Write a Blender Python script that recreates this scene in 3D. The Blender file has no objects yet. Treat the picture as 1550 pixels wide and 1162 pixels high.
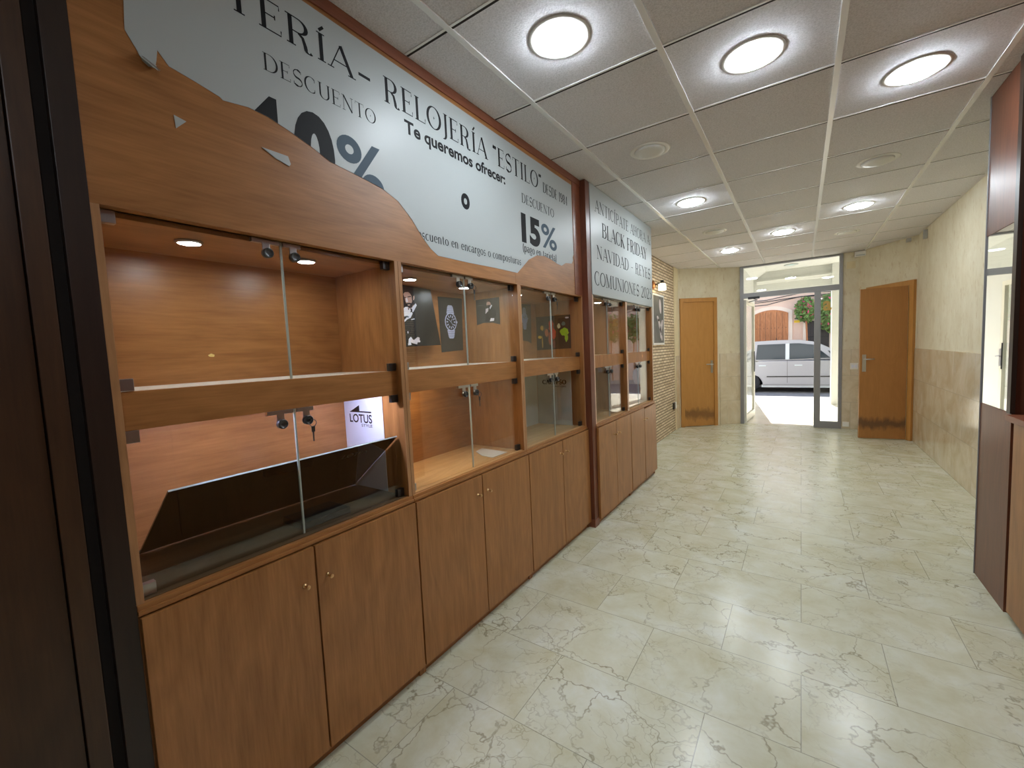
import bpy, bmesh, math, random
from mathutils import Vector, Matrix, geometry
S = bpy.context.scene
COL = S.collection
random.seed(7)
PI = math.pi

# ------------------------------------------------------------------ camera
CAMH, CEIL = 1.335, 2.528
def cam_matrix(rx, rz, roll):
    return Matrix.Rotation(rz, 4, 'Z') @ Matrix.Rotation(rx, 4, 'X') @ Matrix.Rotation(roll, 4, 'Z')
cd = bpy.data.cameras.new('camera')
cam = bpy.data.objects.new('camera', cd)
COL.objects.link(cam)
cd.sensor_fit = 'HORIZONTAL'
cd.sensor_width = 36.0
cd.lens = 36.0 * 642.8 / 1550.0
cd.clip_start = 0.02
cam.matrix_world = Matrix.Translation((0, 0, CAMH)) @ cam_matrix(1.49631, 0.59926, -0.045225)
S.camera = cam

# ------------------------------------------------------------------ world, sun, exposure
W = bpy.data.worlds.new('sky'); S.world = W
W.use_nodes = True
wn = W.node_tree.nodes; wl = W.node_tree.links
sky = wn.new('ShaderNodeTexSky')
sky.sky_type = 'NISHITA'
sky.sun_disc = False
sky.sun_elevation = math.radians(39)
sky.sun_rotation = math.radians(-9)
wn['Background'].inputs['Strength'].default_value = 0.13
wl.new(sky.outputs['Color'], wn['Background'].inputs['Color'])
sd = bpy.data.lights.new('sun', 'SUN'); so = bpy.data.objects.new('sun', sd); COL.objects.link(so)
sd.energy = 6.0; sd.angle = math.radians(0.55); sd.color = (1.0, 0.97, 0.93)
sdir = Vector((0.155 * math.cos(math.radians(38.5)), -0.985 * math.cos(math.radians(38.5)), -math.sin(math.radians(38.5))))
so.rotation_euler = sdir.to_track_quat('-Z', 'Y').to_euler()
so.location = (0, 12, 12)
LAMP = 31.0      # radiance of the ceiling lamps that are on
PUCK = 38.0      # radiance of the showcase lamps
VS = S.view_settings
VS.view_transform = 'Standard'; VS.look = 'None'; VS.gamma = 1.0; VS.use_curve_mapping = False
VS.exposure = 1.75
S.cycles.max_bounces = 12; S.cycles.diffuse_bounces = 8; S.cycles.glossy_bounces = 5
S.cycles.transparent_max_bounces = 24; S.cycles.transmission_bounces = 6
S.cycles.sample_clamp_indirect = 6.0
S.cycles.caustics_reflective = False; S.cycles.caustics_refractive = False

# ------------------------------------------------------------------ materials
def lin(r, g, b):
    f = lambda c: (c / 255 / 12.92) if c / 255 <= 0.04045 else ((c / 255 + 0.055) / 1.055) ** 2.4
    return (f(r), f(g), f(b), 1.0)
def mat(name, col=(.5, .5, .5, 1), rough=.5, metal=0.0, spec=.5, emit=None, estr=0):
    m = bpy.data.materials.new(name); m.use_nodes = True
    b = m.node_tree.nodes['Principled BSDF']
    b.inputs['Base Color'].default_value = col
    b.inputs['Roughness'].default_value = rough
    b.inputs['Metallic'].default_value = metal
    b.inputs['Specular IOR Level'].default_value = spec
    if emit:
        b.inputs['Emission Color'].default_value = emit; b.inputs['Emission Strength'].default_value = estr
    return m
class NT:
    """little node helper"""
    def __init__(s, m):
        s.t = m.node_tree; s.n = s.t.nodes; s.b = s.n.get('Principled BSDF')
    def add(s, typ, ins=None, **kw):
        nd = s.n.new(typ)
        for k, v in kw.items(): setattr(nd, k, v)
        for k, v in (ins or {}).items(): s.set(nd.inputs[k], v)
        return nd
    def set(s, sock, v):
        if isinstance(v, bpy.types.NodeSocket): s.t.links.new(v, sock)
        else: sock.default_value = v
    def math(s, op, a, b=0.0, c=0.0):
        nd = s.n.new('ShaderNodeMath'); nd.operation = op
        s.set(nd.inputs[0], a); s.set(nd.inputs[1], b); s.set(nd.inputs[2], c)
        return nd.outputs[0]
    def coords(s): return s.add('ShaderNodeTexCoord').outputs['Object']
    def mapping(s, vec, scale=(1, 1, 1), loc=(0, 0, 0), rot=(0, 0, 0)):
        return s.add('ShaderNodeMapping', {'Vector': vec, 'Scale': scale, 'Location': loc, 'Rotation': rot}).outputs[0]
    def noise(s, vec, scale, detail=4, rough=.5, dist=0):
        return s.add('ShaderNodeTexNoise', {'Vector': vec, 'Scale': scale, 'Detail': detail, 'Roughness': rough, 'Distortion': dist}).outputs[0]
    def ramp(s, fac, stops):
        r = s.add('ShaderNodeValToRGB'); e = r.color_ramp.elements
        e[0].position, e[0].color = stops[0]; e[1].position, e[1].color = stops[-1]
        for p, c in stops[1:-1]:
            x = e.new(p); x.color = c
        s.set(r.inputs[0], fac); return r.outputs[0]
    def mix(s, fac, a, b, blend='MIX'):
        nd = s.add('ShaderNodeMix', data_type='RGBA', blend_type=blend)
        s.set(nd.inputs[0], fac); s.set(nd.inputs[6], a); s.set(nd.inputs[7], b); return nd.outputs[2]
    def bump(s, hgt, strength=.3, dist=.01):
        b = s.add('ShaderNodeBump', {'Height': hgt, 'Strength': strength, 'Distance': dist})
        s.t.links.new(b.outputs[0], s.b.inputs['Normal'])
    def sep(s, v): return s.add('ShaderNodeSeparateXYZ', {0: v}).outputs
    def comb(s, x, y, z): return s.add('ShaderNodeCombineXYZ', {0: x, 1: y, 2: z}).outputs[0]

def wood(name, dark, light, axis='z', rough=.38, contrast=1.0):
    m = mat(name, light, rough); t = NT(m)
    co = t.coords()
    rnd = t.add('ShaderNodeObjectInfo').outputs['Random']
    off = t.math('MULTIPLY', rnd, 37.0)
    co = t.add('ShaderNodeVectorMath', {0: co, 1: t.comb(off, off, off)}, operation='ADD').outputs[0]
    sc = {'z': (1, 1, .06), 'y': (1, .06, 1), 'x': (.06, 1, 1)}[axis]
    st = t.mapping(co, sc)
    big = t.noise(t.mapping(co, {'z': (1, 1, .22), 'y': (1, .22, 1), 'x': (.22, 1, 1)}[axis]), 5.0, 3, .5, .6)
    rings = t.math('FRACT', t.math('MULTIPLY', big, 7.0))
    rings = t.math('ABSOLUTE', t.math('SUBTRACT', rings, .5))
    fine = t.noise(st, 150.0, 3, .6)
    mid = t.noise(st, 28.0, 4, .6)
    f = t.math('ADD', t.math('MULTIPLY', rings, .30), t.math('ADD', t.math('MULTIPLY', fine, .50), t.math('MULTIPLY', mid, .45)))
    c = t.ramp(f, [(.40 - .14 / contrast, dark), (.62 + .14 / contrast, light)])
    t.set(t.b.inputs['Base Color'], c)
    t.bump(fine, .06, .002)
    return m
WD, WL = lin(132, 85, 42), lin(176, 120, 68)
M = {}
M['wood_v'] = wood('wood_vertical', WD, WL, 'z')
M['wood_h'] = wood('wood_horizontal', WD, WL, 'y')
M['wood_pale'] = wood('wood_pale_edge', lin(150, 104, 66), lin(190, 142, 98), 'z')
M['wood_light_edge'] = wood('wood_light_edge', lin(196, 160, 132), lin(222, 192, 166), 'z')
M['wood_shelf'] = wood('wood_shelf', lin(176, 132, 84), lin(206, 164, 112), 'y')
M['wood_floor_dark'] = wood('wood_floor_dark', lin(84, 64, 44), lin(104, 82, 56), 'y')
M['wood_red'] = wood('wood_red', lin(88, 46, 30), lin(120, 68, 46), 'z')
M['wood_redh'] = wood('wood_red_horizontal', lin(112, 60, 40), lin(142, 84, 58), 'y')
M['wood_dark'] = wood('wood_dark', lin(52, 34, 22), lin(74, 50, 32), 'z')
M['wood_black'] = wood('wood_darker', lin(34, 22, 17), lin(48, 33, 25), 'z')
M['door_oak'] = wood('door_oak', lin(172, 118, 56), lin(196, 142, 76), 'z', .4, .6)
M['white'] = mat('white_paint', lin(232, 231, 226), .45)
M['shelf_white'] = mat('shelf_white', lin(222, 212, 196), .4)
M['vinyl'] = mat('vinyl_white', lin(176, 182, 182), .42)
M['ink'] = mat('ink_black', lin(16, 16, 20), .6, 0, .25)
M['ink_grey'] = mat('ink_blue_grey', lin(72, 90, 104), .6, 0, .25)
M['ink_soft'] = mat('ink_soft_grey', lin(96, 96, 100), .5)
M['chrome'] = mat('chrome', (.75, .75, .76, 1), .18, 1)
M['steel'] = mat('brushed_steel', (.5, .5, .5, 1), .3, 1)
M['darkmetal'] = mat('dark_metal', (.08, .08, .08, 1), .3, .8)
M['brass'] = mat('brass', (.75, .5, .25, 1), .28, 1)
M['alu'] = mat('grey_aluminium', lin(150, 150, 152), .42, .35)
M['alu_white'] = mat('white_aluminium', lin(226, 224, 212), .4)
M['black'] = mat('black_plastic', lin(18, 18, 20), .35)
M['gapblack'] = mat('shadow_gap_black', lin(30, 22, 18), .8)
M['mirror'] = mat('mirror_silver', (.93, .95, .93, 1), .0, 1)
M['tbar'] = mat('ceiling_bar_white', lin(240, 240, 240), .25)
M['poster_black'] = mat('poster_black', lin(22, 22, 26), .35)
M['poster_grey'] = mat('poster_dark_grey', lin(54, 52, 51), .4)
M['skin'] = mat('print_skin', lin(196, 160, 146), .5)
M['skin_pale'] = mat('print_pale_hand', lin(226, 220, 226), .5)
M['shirt'] = mat('print_white_shirt', lin(222, 224, 236), .5)
M['hair'] = mat('print_dark_hair', lin(30, 24, 24), .5)
M['suit'] = mat('print_suit', lin(20, 20, 23), .5)
M['watchmetal'] = mat('print_watch_steel', lin(196, 204, 232), .45)
M['watchblue'] = mat('print_watch_blue', lin(160, 186, 228), .45)
M['card'] = mat('card_white', lin(225, 228, 240), .5)
M['cardgrey'] = mat('card_grey', lin(184, 192, 194), .4)
M['smoke'] = mat('smoked_glass_black', lin(16, 15, 14), .04, 0, .7)
M['glass_edge'] = mat('glass_edge_green', lin(176, 184, 176), .15)
M['lamp_on'] = mat('lamp_on', (1, 1, 1, 1), .5, emit=(.84, .93, 1, 1), estr=LAMP)
M['puck_on'] = mat('puck_lamp_on', (1, 1, 1, 1), .5, emit=(.86, .93, 1, 1), estr=PUCK)
M['puck_cool'] = mat('puck_lamp_cool', (1, 1, 1, 1), .5, emit=(.62, .66, 1, 1), estr=PUCK * 3.0)
M['puck_warm'] = mat('puck_lamp_warm', (1, 1, 1, 1), .5, emit=(1, .84, .62, 1), estr=PUCK * 1.7)
M['lamp_off'] = mat('lamp_off', lin(222, 222, 218), .4)
M['bulb'] = mat('wall_lamp_shade', (1, .9, .7, 1), .4, emit=(1, .82, .5, 1), estr=3.0)
M['bronze'] = mat('wall_lamp_bronze', lin(150, 96, 56), .35, .6)

def glass_mat(name, tint=(1, 1, 1, 1), gain=1.0):
    m = bpy.data.materials.new(name); m.use_nodes = True
    n = m.node_tree.nodes; l = m.node_tree.links
    n.remove(n['Principled BSDF'])
    t = NT(m); out = n['Material Output']
    geo = t.add('ShaderNodeNewGeometry')
    ior = t.math('SUBTRACT', 1.5, t.math('MULTIPLY', geo.outputs['Backfacing'], 1.5 - 1 / 1.5))
    fr = t.add('ShaderNodeFresnel', {'IOR': ior}).outputs[0]
    fr = t.math('MULTIPLY', fr, gain)
    tr = t.add('ShaderNodeBsdfTransparent', {'Color': tint}).outputs[0]
    gl = t.add('ShaderNodeBsdfGlossy', {'Roughness': 0.0, 'Color': (1, 1, 1, 1)}).outputs[0]
    mx = t.add('ShaderNodeMixShader', {0: fr, 1: tr, 2: gl}).outputs[0]
    l.new(mx, out.inputs[0]); return m
M['glass'] = glass_mat('clear_glass', (.975, .985, .975, 1))

def marble_floor():
    m = mat('marble_floor', lin(205, 205, 184), .12, 0, .5); t = NT(m)
    co = t.coords()
    br = t.add('ShaderNodeTexBrick', {'Vector': t.mapping(co, (1, 1, 1), (.283 + .289, -1.169 + .383 * 8, 0)), 'Color1': (0, 0, 0, 1), 'Color2': (1, 1, 1, 1),
         'Mortar': (.5, .5, .5, 1), 'Scale': 1.0, 'Mortar Size': .0016, 'Mortar Smooth': .1, 'Brick Width': .578, 'Row Height': .3835},
         offset=.5, offset_frequency=2)
    rnd = t.sep(br.outputs['Color'])[0]
    off = t.comb(t.math('MULTIPLY', rnd, 19), t.math('MULTIPLY', rnd, 31), rnd)
    v = t.add('ShaderNodeVectorMath', {0: co, 1: off}, operation='ADD').outputs[0]
    warpc = t.add('ShaderNodeTexNoise', {'Vector': v, 'Scale': 2.6, 'Detail': 5, 'Roughness': .6}).outputs['Color']
    wv = t.add('ShaderNodeVectorMath', {0: t.mapping(v, (1, 1.25, 1)), 1: t.add('ShaderNodeVectorMath', {0: warpc, 1: (.55, .55, .55)}, operation='MULTIPLY').outputs[0]}, operation='ADD').outputs[0]
    vo = t.add('ShaderNodeTexVoronoi', {'Vector': wv, 'Scale': 3.6}, feature='DISTANCE_TO_EDGE').outputs['Distance']
    vo2 = t.add('ShaderNodeTexVoronoi', {'Vector': wv, 'Scale': 11.0}, feature='DISTANCE_TO_EDGE').outputs['Distance']
    mask = t.ramp(t.noise(v, 1.9, 3, .6), [(.38, (0, 0, 0, 1)), (.58, (1, 1, 1, 1))])
    mask2 = t.ramp(t.noise(v, 3.1, 3, .6), [(.44, (0, 0, 0, 1)), (.62, (1, 1, 1, 1))])
    vein = t.math('MULTIPLY', t.math('SUBTRACT', 1.0, t.add('ShaderNodeMapRange', {'Value': vo, 'From Min': .0, 'From Max': .022}).outputs[0]), mask)
    vein2 = t.math('MULTIPLY', t.math('SUBTRACT', 1.0, t.add('ShaderNodeMapRange', {'Value': vo2, 'From Min': .0, 'From Max': .035}).outputs[0]), mask2)
    cloud = t.noise(v, 4.5, 5, .65, .4)
    base = t.ramp(cloud, [(.3, lin(198, 194, 160)), (.52, lin(212, 212, 188)), (.72, lin(222, 225, 212))])
    tone = t.mix(.10, base, t.mix(rnd, lin(180, 176, 145), lin(222, 224, 212)))
    c = t.mix(t.math('MULTIPLY', vein2, .50), tone, lin(140, 130, 98))
    c = t.mix(t.math('MULTIPLY', vein, .70), c, lin(122, 108, 76))
    c = t.mix(t.math('MULTIPLY', br.outputs['Fac'], .6), c, lin(120, 116, 96))
    t.set(t.b.inputs['Base Color'], c)
    rg = t.math('ADD', .17, t.math('MULTIPLY', cloud, .12))
    t.set(t.b.inputs['Roughness'], rg)
    t.bump(t.math('ADD', t.math('MULTIPLY', br.outputs['Fac'], -1.0), t.math('MULTIPLY', t.noise(co, 2.2, 2), .35)), .12, .004)
    return m
M['floor'] = marble_floor()

def ceiling_tiles():
    # fibre tiles pressed with fine concentric grooves: each tile shines in a bow-tie around its centre
    m = mat('ceiling_fibre', lin(236, 234, 232), .62, 0, .3); t = NT(m)
    co = t.coords(); s = t.sep(co)
    lx = t.math('SUBTRACT', t.math('FRACT', t.math('DIVIDE', t.math('ADD', s[0], 1.073 + 6), .6)), .5)
    ly = t.math('SUBTRACT', t.math('FRACT', t.math('DIVIDE', t.math('SUBTRACT', s[1], 1.263 - .591 * 20), .591)), .5)
    rad = t.add('ShaderNodeVectorMath', {0: t.comb(lx, ly, 0.0)}, operation='NORMALIZE').outputs[0]
    g = t.noise(co, 150, 3, .7)
    g2 = t.noise(co, 60, 2, .6)
    c = t.ramp(g, [(.3, lin(216, 214, 217)), (.6, lin(242, 240, 244))])
    t.set(t.b.inputs['Base Color'], c)
    t.bump(t.math('ADD', g, t.math('MULTIPLY', g2, .8)), .5, .004)
    nb = t.b.inputs['Normal'].links[0].from_socket
    # the two flanks of the grooves
    sh = []
    for k in (.8, -.8):
        sc = t.add('ShaderNodeVectorMath', {0: rad, 1: (k, k, k)}, operation='MULTIPLY').outputs[0]
        nn = t.add('ShaderNodeVectorMath', {0: t.add('ShaderNodeVectorMath', {0: nb, 1: sc}, operation='ADD').outputs[0]}, operation='NORMALIZE').outputs[0]
        sh.append(t.add('ShaderNodeBsdfDiffuse', {'Color': c, 'Normal': nn}).outputs[0])
    gr = t.add('ShaderNodeMixShader', {0: .5, 1: sh[0], 2: sh[1]}).outputs[0]
    mx = t.add('ShaderNodeMixShader', {0: .6, 1: t.b.outputs[0], 2: gr})
    t.t.links.new(mx.outputs[0], t.n['Material Output'].inputs[0])
    return m
M['ceil'] = ceiling_tiles()

def plaster(name, c1, c2, spot):
    m = mat(name, c1, .55); t = NT(m); co = t.coords()
    n1 = t.noise(t.mapping(co, (1, 1, .55)), 7, 6, .68)
    n2 = t.noise(t.mapping(co, (1, 1, .4)), 26, 5, .65, .3)
    c = t.ramp(n1, [(.32, c1), (.66, c2)])
    f = t.ramp(n2, [(.56, (0, 0, 0, 1)), (.70, (1, 1, 1, 1))])
    c = t.mix(t.math('MULTIPLY', f, .5), c, spot)
    t.set(t.b.inputs['Base Color'], c)
    t.bump(n2, .35, .006)
    return m
M['plaster'] = plaster('travertine_plaster', lin(214, 202, 172), lin(226, 218, 194), lin(182, 154, 104))
M['plaster_smooth'] = plaster('smooth_plaster', lin(218, 202, 162), lin(228, 216, 182), lin(206, 184, 140))
M['outwhite'] = mat('porch_white', lin(212, 213, 210), .6)

def wainscot():
    m = mat('marble_wainscot', lin(170, 156, 130), .14); t = NT(m); co = t.coords(); s = t.sep(co)
    u = t.math('ADD', s[0], s[1])
    uv = t.comb(u, s[2], 0.0)
    br = t.add('ShaderNodeTexBrick', {'Vector': t.mapping(uv, (1, 1, 1), (0, -.003, 0)), 'Color1': (0, 0, 0, 1), 'Color2': (1, 1, 1, 1), 'Mortar': (.5, .5, .5, 1),
        'Scale': 1.0, 'Mortar Size': .0025, 'Mortar Smooth': .1, 'Brick Width': .578, 'Row Height': .389}, offset=.5)
    rnd = t.sep(br.outputs['Color'])[0]
    v = t.add('ShaderNodeVectorMath', {0: co, 1: t.comb(t.math('MULTIPLY', rnd, 13), 0.0, t.math('MULTIPLY', rnd, 7))}, operation='ADD').outputs[0]
    n = t.noise(v, 3.2, 6, .65, .8)
    c = t.ramp(n, [(.3, lin(196, 178, 144)), (.52, lin(214, 200, 172)), (.72, lin(226, 216, 196))])
    w = t.noise(t.mapping(v, (1, 1, .45)), 9, 5, .7, 1.2)
    c = t.mix(t.math('MULTIPLY', t.ramp(w, [(.57, (0, 0, 0, 1)), (.66, (1, 1, 1, 1))]), .35), c, lin(208, 202, 186))
    c = t.mix(br.outputs['Fac'], c, lin(190, 180, 156))
    t.set(t.b.inputs['Base Color'], c)
    t.bump(t.math('MULTIPLY', br.outputs['Fac'], -1.0), .2, .004)
    return m
M['wainscot'] = wainscot()

def brick():
    m = mat('thin_stone_brick', lin(190, 170, 130), .75); t = NT(m); co = t.coords(); s = t.sep(co)
    uv = t.comb(s[1], s[2], 0.0)
    br = t.add('ShaderNodeTexBrick', {'Vector': uv, 'Color1': lin(232, 214, 184), 'Color2': lin(206, 184, 150), 'Mortar': lin(116, 94, 70),
        'Scale': 1.0, 'Mortar Size': .006, 'Mortar Smooth': .3, 'Brick Width': .165, 'Row Height': .040, 'Bias': 0.0}, offset=.5)
    n = t.noise(co, 22, 5, .65)
    c = t.mix(.3, br.outputs['Color'], t.ramp(n, [(.3, lin(186, 160, 116)), (.65, lin(244, 232, 200))]), 'MULTIPLY')
    c = t.mix(.35, br.outputs['Color'], c)
    t.set(t.b.inputs['Base Color'], c)
    t.bump(t.math('ADD', t.math('MULTIPLY', br.outputs['Fac'], -1.0), t.math('MULTIPLY', n, .7)), .9, .012)
    return m
M['brick'] = brick()

def facade_mat(name, c1, c2, scale=1.2):
    m = mat(name, c1, .85); t = NT(m)
    t.set(t.b.inputs['Base Color'], t.ramp(t.noise(t.coords(), scale, 5, .6), [(.3, c1), (.7, c2)])); return m
M['pinkwall'] = facade_mat('pink_render', lin(222, 184, 160), lin(236, 202, 180))
M['street'] = facade_mat('asphalt', lin(120, 118, 120), lin(140, 138, 138), 8)
M['porchfloor'] = facade_mat('porch_marble', lin(214, 208, 192), lin(228, 222, 206), 3); M['porchfloor'].node_tree.nodes['Principled BSDF'].inputs['Roughness'].default_value = .22
M['kerb'] = facade_mat('kerb_stone', lin(168, 160, 152), lin(184, 178, 170), 4)
M['surround'] = facade_mat('cream_surround', lin(236, 212, 190), lin(240, 222, 202), 3)
M['gate'] = wood('gate_wood', lin(150, 88, 50), lin(206, 136, 86), 'z', .7)
M['grille'] = mat('grille_dark', lin(60, 52, 50), .6)
M['carpaint'] = mat('car_silver_white', lin(148, 147, 150), .35, .1)
M['carglass'] = mat('car_glass', lin(34, 44, 50), .1, 0, .35)
M['tyre'] = mat('tyre_rubber', lin(28, 28, 34), .8)
M['leaf'] = facade_mat('leaf_green', lin(96, 128, 62), lin(140, 162, 92), 5)
M['flower'] = mat('flower_pink', lin(236, 84, 128), .7)
M['yellow'] = mat('sign_yellow', lin(240, 196, 40), .5)
M['gold'] = mat('gold_vinyl', lin(214, 178, 92), .4)
M['paper'] = mat('paper_white', lin(214, 210, 206), .6)

# ------------------------------------------------------------------ mesh helpers
def tag(o, label=None, cat=None, group=None, kind=None):
    if label: o['label'] = label
    if cat: o['category'] = cat
    if group: o['group'] = group
    if kind: o['kind'] = kind
    return o
def worldloc(o):
    v = Vector((0, 0, 0))
    while o is not None:
        v += o.location; o = o.parent
    return v
def obj(name, bm, m, parent=None, smooth=False):
    """world-space bmesh -> one mesh object (children are unrotated, so only the offset is taken out)"""
    if parent is not None:
        bmesh.ops.translate(bm, verts=bm.verts, vec=-worldloc(parent))
    bmesh.ops.recalc_face_normals(bm, faces=bm.faces)
    me = bpy.data.meshes.new(name); bm.to_mesh(me); bm.free()
    ms = m if isinstance(m, (list, tuple)) else [m]
    for x in ms: me.materials.append(M[x] if isinstance(x, str) else x)
    if smooth:
        for p in me.polygons: p.use_smooth = True
    o = bpy.data.objects.new(name, me); COL.objects.link(o)
    if parent is not None: o.parent = parent
    return o
def thing(name, label, cat, loc, group=None):
    o = bpy.data.objects.new(name, None); COL.objects.link(o)
    o.location = loc; o.empty_display_size = .1
    return tag(o, label, cat, group)
def struct(name, bm, m, parent=None, smooth=False, label=None):
    o = obj(name, bm, m, parent, smooth)
    if parent is None: o['kind'] = 'structure'
    if label: o['label'] = label
    return o
def B(): return bmesh.new()
def box(bm, x0, x1, y0, y1, z0, z1, bev=0.0, mi=0, mtx=None):
    x0, x1 = sorted((x0, x1)); y0, y1 = sorted((y0, y1)); z0, z1 = sorted((z0, z1))
    v = [bm.verts.new((x, y, z)) for x in (x0, x1) for y in (y0, y1) for z in (z0, z1)]
    fs = [bm.faces.new([v[i] for i in q]) for q in ((0, 1, 3, 2), (4, 6, 7, 5), (0, 4, 5, 1), (2, 3, 7, 6), (0, 2, 6, 4), (1, 5, 7, 3))]
    for f in fs: f.material_index = mi
    if bev > 0:
        es = list({e for f in fs for e in f.edges})
        r = bmesh.ops.bevel(bm, geom=es, offset=bev, segments=2, affect='EDGES', profile=.7)
        v = list({w for f in r['faces'] for w in f.verts} | {w for w in v if w.is_valid})
        for f in r['faces']: f.material_index = mi
    if mtx is not None:
        bmesh.ops.transform(bm, matrix=mtx, verts=[w for w in v if w.is_valid])
    return bm
def cyl(bm, p0, p1, r0, r1=None, seg=16, caps=True, mi=0):
    p0, p1 = Vector(p0), Vector(p1); r1 = r0 if r1 is None else r1
    d = (p1 - p0).normalized(); a = d.orthogonal().normalized(); b = d.cross(a)
    A = [bm.verts.new(p0 + r0 * (a * math.cos(2 * PI * i / seg) + b * math.sin(2 * PI * i / seg))) for i in range(seg)]
    C = [bm.verts.new(p1 + r1 * (a * math.cos(2 * PI * i / seg) + b * math.sin(2 * PI * i / seg))) for i in range(seg)]
    fs = [bm.faces.new((A[i], A[(i + 1) % seg], C[(i + 1) % seg], C[i])) for i in range(seg)]
    if caps: fs += [bm.faces.new(A[::-1]), bm.faces.new(C)]
    for f in fs: f.material_index = mi
    return bm
def lathe(bm, c, prof, seg=32, axis='z', mi=0):
    """prof: list of (radius, height)"""
    rings = []
    for r, hgt in prof:
        ring = []
        for i in range(seg):
            a = 2 * PI * i / seg
            p = {'z': (r * math.cos(a), r * math.sin(a), hgt), 'x': (hgt, r * math.cos(a), r * math.sin(a)), 'y': (r * math.cos(a), hgt, r * math.sin(a))}[axis]
            ring.append(bm.verts.new(Vector(c) + Vector(p)))
        rings.append(ring)
    for A, C in zip(rings, rings[1:]):
        for i in range(seg):
            bm.faces.new((A[i], A[(i + 1) % seg], C[(i + 1) % seg], C[i])).material_index = mi
    for R_ in (rings[0], rings[-1]):
        try: bm.faces.new(R_).material_index = mi
        except ValueError: pass
    return bm
def tube(bm, pts, r, seg=8):
    for a, b in zip(pts, pts[1:]): cyl(bm, a, b, r, seg=seg)
    return bm
def prism(bm, poly, f, t0, t1, mi=0):
    """poly: 2-D outline, f(u, v, t) -> world point; solid between t0 and t1"""
    A = [bm.verts.new(f(u, v, t0)) for u, v in poly]; C = [bm.verts.new(f(u, v, t1)) for u, v in poly]
    n = len(poly)
    for i in range(n):
        bm.faces.new((A[i], A[(i + 1) % n], C[(i + 1) % n], C[i])).material_index = mi
    tri = geometry.tessellate_polygon([[Vector((u, v, 0)) for u, v in poly]])
    for T in tri:
        for L in (A, C):
            try: bm.faces.new([L[i] for i in T]).material_index = mi
            except ValueError: pass
    return bm
def ell(cx, cy, rx, ry, n=24, a0=0, a1=2 * PI):
    return [(cx + rx * math.cos(a0 + (a1 - a0) * i / n), cy + ry * math.sin(a0 + (a1 - a0) * i / n)) for i in range(n)]

# ------------------------------------------------------------------ lettering
def arc(cx, cy, rx, ry, a0, a1, n=14):
    a0, a1 = math.radians(a0), math.radians(a1)
    return [(cx + rx * math.cos(a0 + (a1 - a0) * i / n), cy + ry * math.sin(a0 + (a1 - a0) * i / n)) for i in range(n + 1)]
def sf(x, y, w=.24): return ([(x - w / 2, y), (x + w / 2, y)], 't')
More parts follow.
